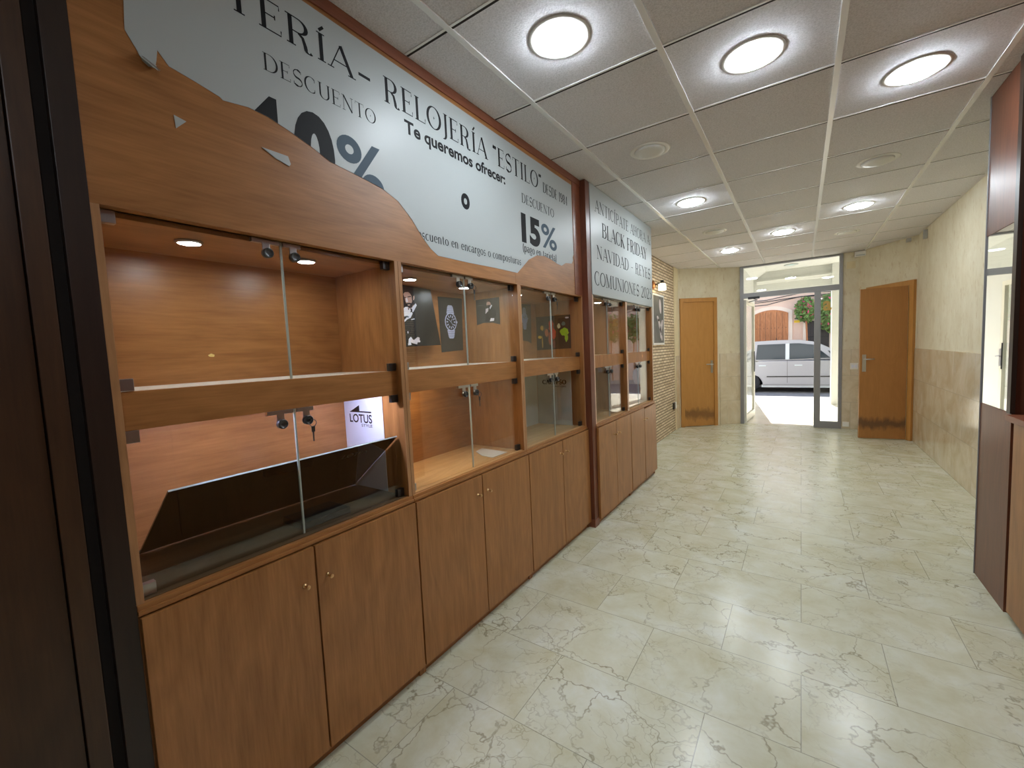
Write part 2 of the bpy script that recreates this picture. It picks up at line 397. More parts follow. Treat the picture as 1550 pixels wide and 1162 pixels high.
# each glyph: (advance, [(points, mode)]); 'n' nib, 'T' thick, 't' thin; capital height is 1
G = {
 'A': (.78, [([(.04, 0), (.38, 1)], 't'), ([(.38, 1), (.72, 0)], 'T'), ([(.14, .32), (.60, .32)], 't'), sf(.04, 0, .2), sf(.72, 0, .26)]),
 'B': (.68, [([(.14, 0), (.14, 1)], 'T'), ([(.02, 1), (.34, 1)] + arc(.34, .77, .22, .23, 90, -90) + [(.14, .54)], 'n'), (arc(.34, .27, .27, .27, 90, -90) + [(.02, 0)], 'n')]),
 'C': (.74, [(arc(.40, .5, .34, .5, 50, 310, 26), 'n'), ([(.62, .88), (.62, .72)], 't'), ([(.62, .12), (.62, .27)], 't')]),
 'D': (.80, [([(.14, 0), (.14, 1)], 'T'), ([(.02, 1), (.34, 1)] + arc(.34, .5, .38, .5, 90, -90, 22) + [(.02, 0)], 'n')]),
 'E': (.62, [([(.14, 0), (.14, 1)], 'T'), ([(.02, 1), (.54, 1), (.54, .84)], 't'), ([(.14, .52), (.42, .52)], 't'), ([(.42, .60), (.42, .44)], 't'), ([(.02, 0), (.56, 0), (.56, .18)], 't')]),
 'F': (.60, [([(.14, 0), (.14, 1)], 'T'), ([(.02, 1), (.54, 1), (.54, .84)], 't'), ([(.14, .52), (.42, .52)], 't'), ([(.42, .60), (.42, .44)], 't'), sf(.14, 0)]),
 'H': (.82, [([(.14, 0), (.14, 1)], 'T'), ([(.66, 0), (.66, 1)], 'T'), ([(.14, .52), (.66, .52)], 't'), sf(.14, 0), sf(.14, 1), sf(.66, 0), sf(.66, 1)]),
 'I': (.34, [([(.17, 0), (.17, 1)], 'T'), sf(.17, 0), sf(.17, 1)]),
 'Í': (.34, [([(.17, 0), (.17, 1)], 'T'), sf(.17, 0), sf(.17, 1), ([(.13, 1.10), (.27, 1.30)], 'M')]),
 'J': (.38, [([(.22, 1), (.22, .05)] + arc(.06, .02, .16, .22, 0, -100, 8), 'n'), sf(.22, 1)]),
 'K': (.76, [([(.14, 0), (.14, 1)], 'T'), ([(.62, 1), (.14, .42)], 't'), ([(.30, .60), (.66, 0)], 'T'), sf(.14, 0), sf(.14, 1), sf(.62, 1, .2), sf(.66, 0, .2)]),
 'L': (.60, [([(.14, 0), (.14, 1)], 'T'), sf(.14, 1), ([(.02, 0), (.56, 0), (.56, .2)], 't')]),
 'M': (.96, [([(.12, 0), (.12, 1)], 't'), ([(.12, 1), (.46, .02)], 'T'), ([(.46, .02), (.80, 1)], 't'), ([(.80, 1), (.80, 0)], 'T'), sf(.12, 0, .2), sf(.80, 0), sf(.08, 1, .14), sf(.84, 1, .14)]),
 'N': (.84, [([(.13, 0), (.13, 1)], 't'), ([(.13, 1), (.69, 0)], 'T'), ([(.69, 0), (.69, 1)], 't'), sf(.13, 0, .2), sf(.08, 1, .16), sf(.69, 1, .2)]),
 'O': (.84, [(arc(.42, .5, .36, .5, 0, 360, 36), 'n')]),
 'P': (.64, [([(.14, 0), (.14, 1)], 'T'), ([(.02, 1), (.34, 1)] + arc(.34, .74, .24, .26, 90, -90) + [(.14, .48)], 'n'), sf(.14, 0)]),
 'R': (.76, [([(.14, 0), (.14, 1)], 'T'), ([(.02, 1), (.34, 1)] + arc(.34, .75, .23, .25, 90, -90) + [(.14, .50)], 'n'), ([(.34, .50), (.46, .40), (.52, .15)] + arc(.62, .06, .09, .12, 180, 330, 8), 'n'), sf(.14, 0)]),
 'S': (.60, [(arc(.30, .75, .22, .25, 40, 270, 16) + arc(.30, .25, .24, .25, 90, -140, 16), 'S'), ([(.49, .96), (.49, .80)], 't'), ([(.08, .04), (.08, .22)], 't')]),
 'T': (.68, [([(.34, 0), (.34, 1)], 'T'), ([(.04, .84), (.04, 1), (.64, 1), (.64, .84)], 't'), sf(.34, 0)]),
 'U': (.80, [([(.15, 1), (.15, .30)] + arc(.41, .30, .26, .30, 180, 360, 16) + [(.67, 1)], 'n'), sf(.15, 1), sf(.67, 1, .2)]),
 'V': (.76, [([(.06, 1), (.38, 0)], 'T'), ([(.38, 0), (.70, 1)], 't'), sf(.06, 1), sf(.70, 1, .2)]),
 'Y': (.72, [([(.06, 1), (.36, .46)], 'T'), ([(.36, .46), (.66, 1)], 't'), ([(.36, .46), (.36, 0)], 'T'), sf(.06, 1), sf(.66, 1, .2), sf(.36, 0)]),
 '0': (.62, [(arc(.31, .5, .25, .5, 0, 360, 32), 'n')]),
 '1': (.40, [([(.22, 0), (.22, 1)], 'T'), ([(.06, .86), (.22, 1)], 't'), sf(.22, 0)]),
 '2': (.60, [(arc(.29, .74, .22, .26, 160, -30, 14) + [(.07, .0)], 'n'), ([(.07, 0), (.54, 0), (.54, .14)], 'M')]),
 '4': (.64, [([(.44, 0), (.44, 1)], 'T'), ([(.44, 1), (.04, .3), (.60, .3)], 't')]),
 '5': (.58, [([(.50, 1), (.14, 1), (.12, .56)], 't'), (arc(.27, .30, .23, .30, 120, -140, 18), 'n')]),
 '8': (.62, [(arc(.31, .75, .20, .25, 0, 360, 24), 'n'), (arc(.31, .25, .25, .25, 0, 360, 24), 'n')]),
 '9': (.62, [(arc(.30, .70, .23, .30, 0, 360, 24), 'n'), ([(.53, .70), (.48, .25), (.20, 0)], 'n')]),
 '-': (.50, [([(.08, .42), (.42, .42)], 't')]), '–': (.60, [([(.05, .42), (.55, .42)], 'M')]),
 ':': (.26, [([(.13, .02), (.13, .12)], 'T'), ([(.13, .5), (.13, .6)], 'T')]),
 '“': (.34, [([(.08, .82), (.12, 1.0)], 'T'), ([(.22, .82), (.26, 1.0)], 'T')]), '”': (.34, [([(.08, .82), (.12, 1.0)], 'T'), ([(.22, .82), (.26, 1.0)], 'T')]),
 '(': (.30, [(arc(.34, .4, .22, .62, 120, 240, 12), 'n')]), ')': (.30, [(arc(-.04, .4, .22, .62, 60, -60, 12), 'n')]),
 'a': (.54, [(arc(.24, .44, .17, .22, 150, 0, 8) + [(.41, .10), (.50, 0)], 'n'), (arc(.23, .19, .17, .19, 80, 370, 18), 'n')]),
 'c': (.50, [(arc(.27, .33, .21, .33, 50, 310, 18), 'n')]),
 'd': (.60, [(arc(.26, .33, .21, .33, 0, 360, 22), 'n'), ([(.47, 1), (.47, 0)], 'T'), ([(.38, 1), (.47, 1)], 't')]),
 'e': (.52, [([(.07, .36), (.46, .36)] + arc(.27, .33, .20, .33, 5, 315, 20), 'n')]),
 'g': (.56, [(arc(.25, .42, .18, .24, 0, 360, 20), 'n'), ([(.14, .22), (.10, .08), (.40, .0)] + arc(.26, -.14, .20, .14, 60, -210, 14), 'n'), ([(.40, .58), (.52, .66)], 't')]),
 'j': (.28, [([(.16, .64), (.16, -.14)] + arc(.04, -.14, .12, .12, 0, -90, 5), 'n'), ([(.16, .84), (.16, .94)], 'T')]),
 'm': (.90, [([(.12, 0), (.12, .66)], 'T'), ([(.12, .5)] + arc(.28, .46, .15, .20, 140, 0, 8) + [(.43, 0)], 'n'), ([(.43, .5)] + arc(.59, .46, .15, .20, 140, 0, 8) + [(.74, 0)], 'n'), sf(.12, 0, .18), sf(.43, 0, .18), sf(.74, 0, .18)]),
 'n': (.62, [([(.12, 0), (.12, .66)], 'T'), ([(.12, .5)] + arc(.29, .46, .17, .20, 140, 0, 8) + [(.46, 0)], 'n'), sf(.12, 0, .18), sf(.46, 0, .18)]),
 'o': (.56, [(arc(.28, .33, .22, .33, 0, 360, 26), 'n')]),
 'p': (.60, [([(.12, -.3), (.12, .66)], 'T'), (arc(.32, .33, .20, .33, 0, 360, 22), 'n'), sf(.12, -.3, .18)]),
 'r': (.42, [([(.12, 0), (.12, .66)], 'T'), ([(.12, .48)] + arc(.28, .46, .13, .18, 140, 30, 6), 'n'), sf(.12, 0, .18)]),
 's': (.44, [(arc(.22, .48, .15, .17, 40, 270, 12) + arc(.22, .165, .16, .165, 90, -140, 12), 'S')]),
 't': (.38, [([(.16, .86), (.16, .14)] + arc(.27, .14, .11, .14, 180, 300, 6), 'n'), ([(.04, .64), (.32, .64)], 't')]),
 'u': (.62, [([(.12, .66), (.12, .2)] + arc(.28, .2, .16, .2, 180, 340, 8), 'n'), ([(.46, .66), (.46, 0)], 'T'), ([(.04, .66), (.12, .66)], 't'), ([(.38, .66), (.46, .66)], 't')]),
 ' ': (.34, []),
}
def ribbon(pts, mode, thin, thick):
    quads = []
    def wd(d):
        k = abs(d.y)
        return {'t': thin, 'T': thick, 'M': (thin + thick) * .5, 'S': thin + (thick - thin) * (1 - k * .75) if abs(d.x) > .2 else thick}.get(mode, thin + (thick - thin) * k ** 1.6)
    P = [Vector(p) for p in pts]
    L, Rr = [], []
    for i, p in enumerate(P):
        a = P[max(0, i - 1)]; b = P[min(len(P) - 1, i + 1)]
        if i == 0 and (P[0] - P[-1]).length < 1e-4: a = P[-2]
        if i == len(P) - 1 and (P[0] - P[-1]).length < 1e-4: b = P[1]
        d = (b - a)
        if d.length < 1e-6: d = Vector((1, 0))
        d.normalize()
        if mode == 'S': w = thin + (thick - thin) * (abs(d.x) if d.x * d.y < 0 else .25)
        else: w = wd(d)
        nrm = Vector((-d.y, d.x)) * w / 2
        L.append(p + nrm); Rr.append(p - nrm)
    for i in range(len(P) - 1): quads.append([L[i], L[i + 1], Rr[i + 1], Rr[i]])
    return quads
def serif_text(s, x0, x1, base, cap, thin=.035, thick=.13, star_o=False):
    """convex polygons in wall coordinates (y, z), fitted between x0 and x1"""
    adv = sum(G[c][0] + .06 for c in s) - .06
    kx = (x1 - x0) / adv; out = []; x = 0
    ax = cap * thin; aT = cap * thick
    r = kx / cap
    for c in s:
        w, st = G[c]
        for pts, mode in st:
            sp = [((x + px) * kx, py * cap) for px, py in pts]
            out += ribbon(sp, mode, ax, aT * min(1.0, r * 1.15))
        if star_o and c == 'O':
            cx, cz, q = (x + .42) * kx, .5 * cap, .09 * cap
            out.append([Vector((cx - q * .6, cz)), Vector((cx, cz + q * .25)), Vector((cx + q * .6, cz)), Vector((cx, cz - q * .25))])
            out.append([Vector((cx - q * .25, cz)), Vector((cx, cz + q)), Vector((cx + q * .25, cz)), Vector((cx, cz - q))])
        x += w + .06
    return [[Vector((x0 + p.x, base + p.y)) for p in q] for q in out]
def sans_text(s, x0, x1, base, cap, bold=.0, shear=0.0):
    """the built-in sans letterform as triangles, fitted to a width and cap height"""
    cu = bpy.data.curves.new('tmp_text', 'FONT'); cu.body = s; cu.size = 1.0; cu.offset = bold; cu.shear = shear; cu.resolution_u = 6
    o = bpy.data.objects.new('tmp_text', cu); COL.objects.link(o)
    dg = bpy.context.evaluated_depsgraph_get()
    me = bpy.data.meshes.new_from_object(o.evaluated_get(dg))
    me.calc_loop_triangles()
    V = [v.co.copy() for v in me.vertices]
    tr = [[V[i] for i in t.vertices] for t in me.loop_triangles]
    xs = [p.x for q in tr for p in q]; xa, xb = min(xs), max(xs)
    ref = .70
    kx = (x1 - x0) / (xb - xa); kz = cap / ref
    out = [[Vector((x0 + (p.x - xa) * kx, base + p.y * kz)) for p in q] for q in tr]
    bpy.data.objects.remove(o); bpy.data.curves.remove(cu); bpy.data.meshes.remove(me)
    return out
def area2(q): return sum(q[i].x * q[(i + 1) % len(q)].y - q[(i + 1) % len(q)].x * q[i].y for i in range(len(q)))
def clip_convex(sub, cl):
    if area2(cl) < 0: cl = cl[::-1]
    outp = sub
    for i in range(len(cl)):
        a, b = cl[i], cl[(i + 1) % len(cl)]
        inp, outp = outp, []
        if not inp: return []
        side = lambda p: (b.x - a.x) * (p.y - a.y) - (b.y - a.y) * (p.x - a.x)
        for j in range(len(inp)):
            p, q = inp[j], inp[(j + 1) % len(inp)]
            sp, sq = side(p), side(q)
            if sp >= 0: outp.append(p)
            if (sp > 0 > sq) or (sp < 0 < sq): outp.append(p.lerp(q, sp / (sp - sq)))
    return outp if len(outp) > 2 else []
def clip_all(polys, outline):
    tris = [[Vector(outline[i]) for i in t] for t in geometry.tessellate_polygon([[Vector((u, v, 0)) for u, v in outline]])]
    res = []
    for q in polys:
        for t in tris:
            c = clip_convex([Vector((p.x, p.y)) for p in q], t)
            if c: res.append(c)
    return res
def letters(name, polys, f, t, m, parent=None, label=None):
    bm = B()
    for q in polys:
        if abs(area2(q)) < 1e-10: continue
        try: bm.faces.new([bm.verts.new(f(p.x, p.y, t)) for p in q])
        except ValueError: pass
    o = obj(name, bm, m, parent)
    if label: o['label'] = label
    return o
def yz(x): return lambda u, v, t: (x + t, u, v)

# ------------------------------------------------------------------ the room
XL, XR = -1.63, 1.17
bm = B(); box(bm, -2.6, 1.9, -2.2, 7.86, -.12, 0); struct('floor', bm, 'floor')
bm = B(); box(bm, -2.6, 1.9, -2.2, 8.0, CEIL, CEIL + .12); struct('ceiling', bm, 'ceil')
# suspended ceiling bars
GX = [-1.073 + .6 * i for i in range(-1, 4)]; GY = [1.263 + .591 * j for j in range(-5, 11)]
k = 0
for i, x in enumerate(GX[1:]):
    k += 1
    bm = B(); box(bm, x - .012, x + .012, -1.9, 7.74, CEIL - .006, CEIL, .001); struct('trim_%d' % k, bm, 'tbar')
for y in GY:
    k += 1
    xa, xb = -1.30 if y < 4.5 else -1.60, 1.15
    if y > 7.1: xa, xb = -1.60 + (y - 7.12) * 1.25, 1.12 - (y - 7.12)
    bm = B()
    # each cross bar: pale flange with the dark reveal of the neighbouring tile edge
    box(bm, xa, xb, y - .009, y + .001, CEIL - .004, CEIL, .001)
    box(bm, xa, xb, y + .001, y + .011, CEIL - .0035, CEIL, 0, 1)
    struct('trim_%d' % k, bm, ['tbar', 'gapblack'])

def wall_box(name, x0, x1, y0, y1, m, z0=0, z1=CEIL):
    bm = B(); box(bm, x0, x1, y0, y1, z0, z1); return struct(name, bm, m)
def diag(p, q, th, z0, z1, s0=0.0, s1=1.0):
    """solid along p->q, thickness th to the left of the direction"""
    p, q = Vector(p), Vector(q); d = q - p; n = Vector((-d.y, d.x)).normalized()
    a, b = p + d * s0, p + d * s1
    bm = B(); pts = [a, b, b + n * th, a + n * th]
    prism(bm, [(v.x, v.y) for v in pts], lambda u, v, t: (u, v, t), z0, z1); return bm
wall_box('wall_left', XL - .1, XL, 4.40, 6.90, 'brick')
wall_box('wall_left_end', XL - .1, XL + .012, 6.90, 7.16, 'plaster_smooth')
wall_box('wall_left_behind', -1.95, -1.78, -2.2, 4.40, 'plaster')
wall_box('wall_left_return', -1.85, XL, 4.36, 4.41, 'plaster')
wall_box('wall_right', XR, XR + .1, -2.2, 7.14, 'plaster')
wall_box('wall_near', -1.85, XR + .1, -2.2, -2.1, 'plaster')
PL, QL = (XL + .01, 7.15), (-.815, 7.80)       # angled wall on the left
PR, QR = (.68, 7.80), (XR, 7.14)               # angled wall on the right
struct('wall_back_left', diag(PL, QL, .12, 0, CEIL), 'plaster')
struct('wall_back_right', diag(PR, QR, .12, 0, CEIL), 'plaster')
wall_box('wall_back', .49, .70, 7.80, 7.92, 'plaster')
# stone wainscot to 1.16 m
bm = B(); box(bm, XR - .012, XR, 3.28, 7.14, 0, 1.16, .001); struct('trim_90', bm, 'wainscot')
struct('trim_91', diag(PL, QL, -.012, 0, 1.16, .66, 1.0), 'wainscot')
bm = B(); box(bm, .49, .69, 7.788, 7.80, 0, 1.16); struct('trim_92', bm, 'wainscot')
bm = B(); box(bm, XL + .012, XL + .02, 6.92, 7.15, 0, 1.16); struct('trim_93', bm, 'wainscot')

def stained(m, zc, w, col, amt):
    """old water and shoe stains along the foot of a door, with a ragged outline of their own"""
    t = NT(m); base = t.b.inputs['Base Color'].links[0].from_socket
    co = t.coords(); z = t.sep(co)[2]
    n = t.noise(t.mapping(co, (9, 9, 3.5)), 1.0, 4, .65)
    d = t.math('ADD', z, t.math('MULTIPLY', t.math('SUBTRACT', n, .5), .26))
    a = t.math('ABSOLUTE', t.math('SUBTRACT', d, zc))
    f = t.add('ShaderNodeMapRange', {'Value': a, 'From Min': w * .25, 'From Max': w, 'To Min': amt, 'To Max': 0.0}).outputs[0]
    t.set(t.b.inputs['Base Color'], t.mix(f, base, col)); return m
# ---- left door, closed, in the angled wall
def along(P, Q):
    P, Q = Vector(P), Vector(Q); d = (Q - P).normalized(); n = Vector((d.y, -d.x))
    return lambda s, o, z: (P.x + d.x * s + n.x * o, P.y + d.y * s + n.y * o, z)
fL = along(PL, QL)
def lbox(bm, f, s0, s1, o0, o1, z0, z1, mi=0):
    v = [bm.verts.new(f(s, o, z)) for s in (s0, s1) for o in (o0, o1) for z in (z0, z1)]
    for q in ((0, 1, 3, 2), (4, 6, 7, 5), (0, 4, 5, 1), (2, 3, 7, 6), (0, 2, 6, 4), (1, 5, 7, 3)):
        bm.faces.new([v[i] for i in q]).material_index = mi
    return bm
bm = B()
lbox(bm, fL, .02, .075, .0, .03, 0, 2.06); lbox(bm, fL, .575, .63, .0, .03, 0, 2.06); lbox(bm, fL, .075, .575, .0, .03, 2.0, 2.06)
d1 = struct('door_1', bm, 'door_oak', label='plain oak door closed in the left angled wall')
obj('door_leaf', lbox(B(), fL, .077, .573, .002, .018, .008, 1.998), stained(wood('door_stained_oak', lin(172, 118, 56), lin(196, 142, 76), 'z', .4, .6), .20, .10, lin(112, 76, 40), .75), d1)
bm = B(); lbox(bm, fL, .520, .555, .018, .023, .86, 1.06); hp = obj('handle_plate', bm, 'steel', d1)
bm = B(); cyl(bm, fL(.537, .02, 1.0), fL(.537, .06, 1.0), .009); cyl(bm, fL(.537, .055, 1.0), fL(.43, .055, 1.0), .008); obj('door_handle', bm, 'steel', d1, True)

# ---- right door, ajar, hinged at the right
fR = along(PR, QR)
LR = (Vector(QR) - Vector(PR)).length
bm = B()
lbox(bm, fR, LR - .07, LR - .01, .0, .035, 0, 2.0); lbox(bm, fR, LR - .68, LR - .62, .0, .035, 0, 2.0); lbox(bm, fR, LR - .62, LR - .07, .0, .035, 1.94, 2.0)
d2 = struct('door_2', bm, 'door_oak', label='oak door standing ajar in the right angled wall')
hx, hy = 1.095, 7.165; ex, ey = .628, 7.08
fl = along((ex, ey), (hx, hy)); LL = math.hypot(hx - ex, hy - ey)
obj('door_leaf', lbox(B(), fl, 0, LL, -.035, 0, .012, 1.935), stained(wood('door_brown_oak', lin(148, 98, 46), lin(170, 116, 60), 'z', .45, .6), .21, .085, lin(84, 58, 38), .8), d2)
bm = B(); lbox(bm, fl, .025, .065, 0, .006, .88, 1.10); obj('handle_plate', bm, 'steel', d2)
bm = B(); cyl(bm, fl(.045, .0, 1.04), fl(.045, .045, 1.04), .009); cyl(bm, fl(.045, .042, 1.04), fl(.14, .042, 1.04), .008); obj('door_handle', bm, 'steel', d2, True)

# ---- glazed street front
GYF = 7.80
bm = B()
box(bm, -.815, -.765, GYF - .02, GYF + .05, 0, CEIL, .003); box(bm, .450, .492, GYF - .02, GYF + .05, 0, CEIL, .003)
box(bm, -.765, .450, GYF - .02, GYF + .05, 2.50, CEIL, .003); box(bm, -.765, .450, GYF - .02, GYF + .05, 2.018, 2.10, .003)
box(bm, .160, .238, GYF - .02, GYF + .05, 0, 2.018, .003); box(bm, .238, .450, GYF - .02, GYF + .05, 0, .098, .003)
w1 = struct('window_1', bm, 'alu', label='grey aluminium street front with a transom light')
bm = B(); box(bm, -.765, .450, GYF + .012, GYF + .018, 2.10, 2.50); obj('window_pane', bm, 'glass', w1)
bm = B(); box(bm, .238, .450, GYF + .012, GYF + .018, .098, 2.018); obj('window_pane', bm, 'glass', w1)
letters('gold_lettering', sans_text('a', .262, .366, 1.745, .19, .03), lambda u, v, t: (u, GYF + .010, v), 0, 'gold', w1, 'gold letter a on the narrow side pane')
# door leaf, opened outwards
fd = along((-.755, GYF + .05), (-.700, GYF + .90))
DL = .85
bm = B()
lbox(bm, fd, 0, .05, -.02, .02, .02, 2.0); lbox(bm, fd, DL - .07, DL, -.02, .02, .02, 2.0)
lbox(bm, fd, .05, DL - .07, -.02, .02, 1.94, 2.0); lbox(bm, fd, .05, DL - .07, -.02, .02, .02, .13)
d3 = struct('door_3', bm, 'alu_white', label='white framed glass street door opened outwards')
bm = B(); lbox(bm, fd, .05, DL - .07, -.003, .003, .13, 1.94); obj('door_pane', bm, 'glass', d3)
bm = B(); lbox(bm, fd, DL - .085, DL - .065, .02, .03, .80, 1.16); obj('lock_edge', bm, 'black', d3)
bm = B(); lbox(bm, fd, DL - .062, DL - .008, .02, .03, .84, 1.08); cyl(bm, fd(DL - .035, .03, .98), fd(DL - .035, .07, .98), .01); cyl(bm, fd(DL - .035, .07, .98), fd(DL - .16, .07, .98), .01); obj('door_handle', bm, 'steel', d3)
bm = B(); box(bm, -.70, -.54, GYF - .05, GYF - .02, 2.0, 2.035, .003); tube(bm, [(-.62, GYF - .035, 2.0), (-.58, GYF + .06, 1.99), (-.745, GYF + .36, 1.985)], .007); obj('door_closer', bm, 'black', d3)

# ------------------------------------------------------------------ ceiling lamps
CY = lambda j: 1.263 + .591 * (j + .5)
def downlight(x, y, on, label):
    t = thing('ceiling_light', label, 'ceiling light', (x, y, CEIL), 'round lamps sunk in the ceiling tiles')
    bm = B(); lathe(bm, (x, y, CEIL), [(.088, .0), (.118, -.0005), (.119, -.002), (.110, -.005), (.092, -.005), (.089, -.003), (.088, 0)], 40); obj('trim_ring', bm, 'white', t, True)
    bm = B(); lathe(bm, (x, y, CEIL - .006), [(.089, .004), (.0875, -.006), (.080, -.010), (.05, -.0125), (.0005, -.013)], 40); obj('diffuser', bm, 'lamp_on' if on else 'lamp_off', t, True)
X0, X1, X2 = -.773, -.173, .427
for x, j, on, lb in [
  (X0, 0, 1, 'lit round ceiling lamp nearest the camera, above the first showcases'),
  (X1, 1, 1, 'lit round ceiling lamp left of the bright grid bar near the top edge'),
  (X2, 2, 1, 'lit round ceiling lamp nearest the mirror cabinet on the right'),
  (X0, 2, 0, 'unlit round ceiling lamp behind the nearest lit one'),
  (X2, 4, 0, 'unlit round ceiling lamp in the right lamp row, behind its nearest lit one'),
  (X0, 4, 1, 'lit round ceiling lamp beside the black friday sign'),
  (X2, 6, 1, 'lit round ceiling lamp in the middle of the right lamp row'),
  (X0, 6, 0, 'small unlit ceiling lamp between two lit ones in the left row'),
  (X1, 7, 1, 'small lit ceiling lamp in the middle row near the street front'),
  (X2, 8, 0, 'farthest unlit ceiling lamp of the right row, near the fixture box'),
  (X0, 8, 1, 'farthest lit ceiling lamp of the left row, near the brick wall')]:
    downlight(x, CY(j), on, lb)
downlight(X2, CY(-3), 1, 'unseen lit round ceiling lamp added behind the camera')  # unseen lamp, added to brighten the near end of the room

# ------------------------------------------------------------------ showcases, first run
XF, XG, XBK = -1.31, -1.345, -1.70
ZK, ZD, ZS, ZR0, ZR1, ZT = .05, .742, .775, 1.187, 1.285, 1.71
def glass_door(parent, y0, y1, z0, z1, left, x=XG, key=False, hinge='chrome'):
    bm = B(); box(bm, x - .003, x + .003, y0, y1, z0, z1)
    g = obj('glass_door', bm, 'glass', parent)
    ys = y1 if left else y0
    bm = B(); box(bm, x - .0032, x + .0032, ys - .0011, ys + .0011, z0, z1); obj('glass_edge', bm, 'glass_edge', g)
    for z in (z0, z1):
        zz = (z, z + .03) if z == z0 else (z - .03, z)
        yy = (y0, y0 + .030) if left else (y1 - .032, y1)
        bm = B(); box(bm, x - .009, x + .009, yy[0], yy[1], zz[0], zz[1], .0015); obj('hinge', bm, hinge, g)
    yl = y1 - .045 if left else y0 + .035
    bm = B(); box(bm, x - .006, x + .007, (y1 - .085 if left else y0 + .004), (y1 - .004 if left else y0 + .06), z1 - .012, z1, .001)
    box(bm, x + .003, x + .007, yl - .011, yl + .011, z1 - .04, z1 - .010, .001); obj('lock_plate', bm, 'steel', g)
    bm = B(); lathe(bm, (x + .004, yl, z1 - .042), [(.015, 0), (.015, .016), (.012, .018), (.0115, .015), (.004, .015)], 20, 'x'); lk = obj('cam_lock', bm, 'darkmetal', g, True)
    if key:
        bm = B(); cyl(bm, (x + .018, yl, z1 - .042), (x + .03, yl, z1 - .042), .0025)
        tube(bm, [(x + .03 , yl + .012 * math.cos(a) + .006, z1 - .052 + .012 * math.sin(a)) for a in [i * PI / 6 for i in range(13)]], .0011, 6)
        box(bm, x + .026, x + .0285, yl + .001, yl + .013, z1 - .082, z1 - .062, .002); box(bm, x + .0265, x + .028, yl + .004, yl + .0085, z1 - .112, z1 - .080)
        obj('key', bm, 'darkmetal', g)
    return g
def knob(parent, x, y, z):
    bm = B(); lathe(bm, (x, y, z), [(.007, 0), (.007, .002), (.0035, .003), (.0035, .014), (.0065, .018), (.007, .022), (.005, .025)], 16, 'x'); return obj('knob', bm, 'brass', parent, True)
def showcase(name, y0, y1, sx, label, woodv='wood_v', woodh='wood_h', zt=ZT, xb=XBK, keys=(0, 0, 1), doors=None, tilt=(0, 0), edge='wood_pale', hinge='darkmetal', kz=.65, shelfm='shelf_white', zf=CEIL, floorm='wood_shelf'):
    t = thing(name, label, 'display cabinet', (sx - .2, (y0 + y1) / 2, 0), 'wooden showcases with glass doors along the left wall')
    xg = sx - .035; th = .016
    for s, (a, b) in enumerate(((y0, y0 + th), (y1 - th, y1))):
        bm = B(); box(bm, xb - .02, sx - .003, a, b, 0, zf if zf < ZT + .1 else zt); obj('side_panel', bm, woodv, t)
        bm = B(); box(bm, sx - .003, sx, a, b, ZD, zt, .0008); obj('edge_strip', bm, edge, t)
    a, b = y0 + th, y1 - th
    bm = B(); box(bm, xb - .02, xb, a, b, .0, zt); obj('back_panel', bm, woodh, t)
    bm = B(); box(bm, xb, sx - .045, a, b, zt - .012, zt); obj('top_panel', bm, woodh, t)
    bm = B(); box(bm, xb, sx - .05, a, b, ZR1 - .022, ZR1 - .004); obj('shelf', bm, shelfm, t)
    bm = B(); box(bm, sx - .05, sx - .030, a, b, ZR0, ZR1 - .003, .001); obj('middle_rail', bm, woodh, t)
    bm = B(); box(bm, xb, sx - .012, a, b, ZS - .02, ZS - .002); obj('display_floor', bm, floorm, t)
    bm = B(); box(bm, sx - .03, sx + .004, y0, y1, ZD + .004, ZS - .004, .004); box(bm, sx - .03, sx + .010, y0, y1, ZD + .004, ZD + .016, .003); obj('sill', bm, woodh, t)
    bm = B(); box(bm, sx - .06, sx - .012, y0, y1, 0, ZK); obj('kick_board', bm, woodh, t)
    seam = (y0 + y1) / 2
    for hi in (0, 1):
        z0, z1 = ((ZS, ZR0) if hi == 0 else (ZR1 - .002, zt - .002))
        glass_door(t, a + .002, seam - .0015, z0, z1, True, xg, False, 'chrome' if hinge == 'chrome' else 'steel')
        glass_door(t, seam + .0015, b - .002, z0, z1, False, xg, keys[hi], hinge if hinge != 'chrome' else 'steel')
    for i, (p, q) in enumerate(((y0 + .003, seam - .003), (seam + .003, y1 - .003))):
        bm = B(); box(bm, sx + .0, sx + .018, p, q, ZK - .005, ZD, .0012)
        if tilt[i]: bmesh.ops.transform(bm, matrix=Matrix.Translation((0, p if i == 0 else q, ZD)) @ Matrix.Rotation(tilt[i], 4, 'X') @ Matrix.Translation((0, -(p if i == 0 else q), -ZD)), verts=bm.verts)
        d = obj('door', bm, woodv, t)
        knob(d, sx + .018, (q - .038) if i == 0 else (p + .036), kz)
    return t
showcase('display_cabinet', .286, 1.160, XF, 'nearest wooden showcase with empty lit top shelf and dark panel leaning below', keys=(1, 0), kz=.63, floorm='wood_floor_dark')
showcase('display_cabinet', 1.162, 2.030, XF, 'second wooden showcase with suited man and watch posters on its back', keys=(1, 1), kz=.654)
showcase('display_cabinet', 2.032, 2.868, XF, 'third wooden showcase with the colourful poster, left of the projecting cabinets', keys=(0, 1), kz=.665)

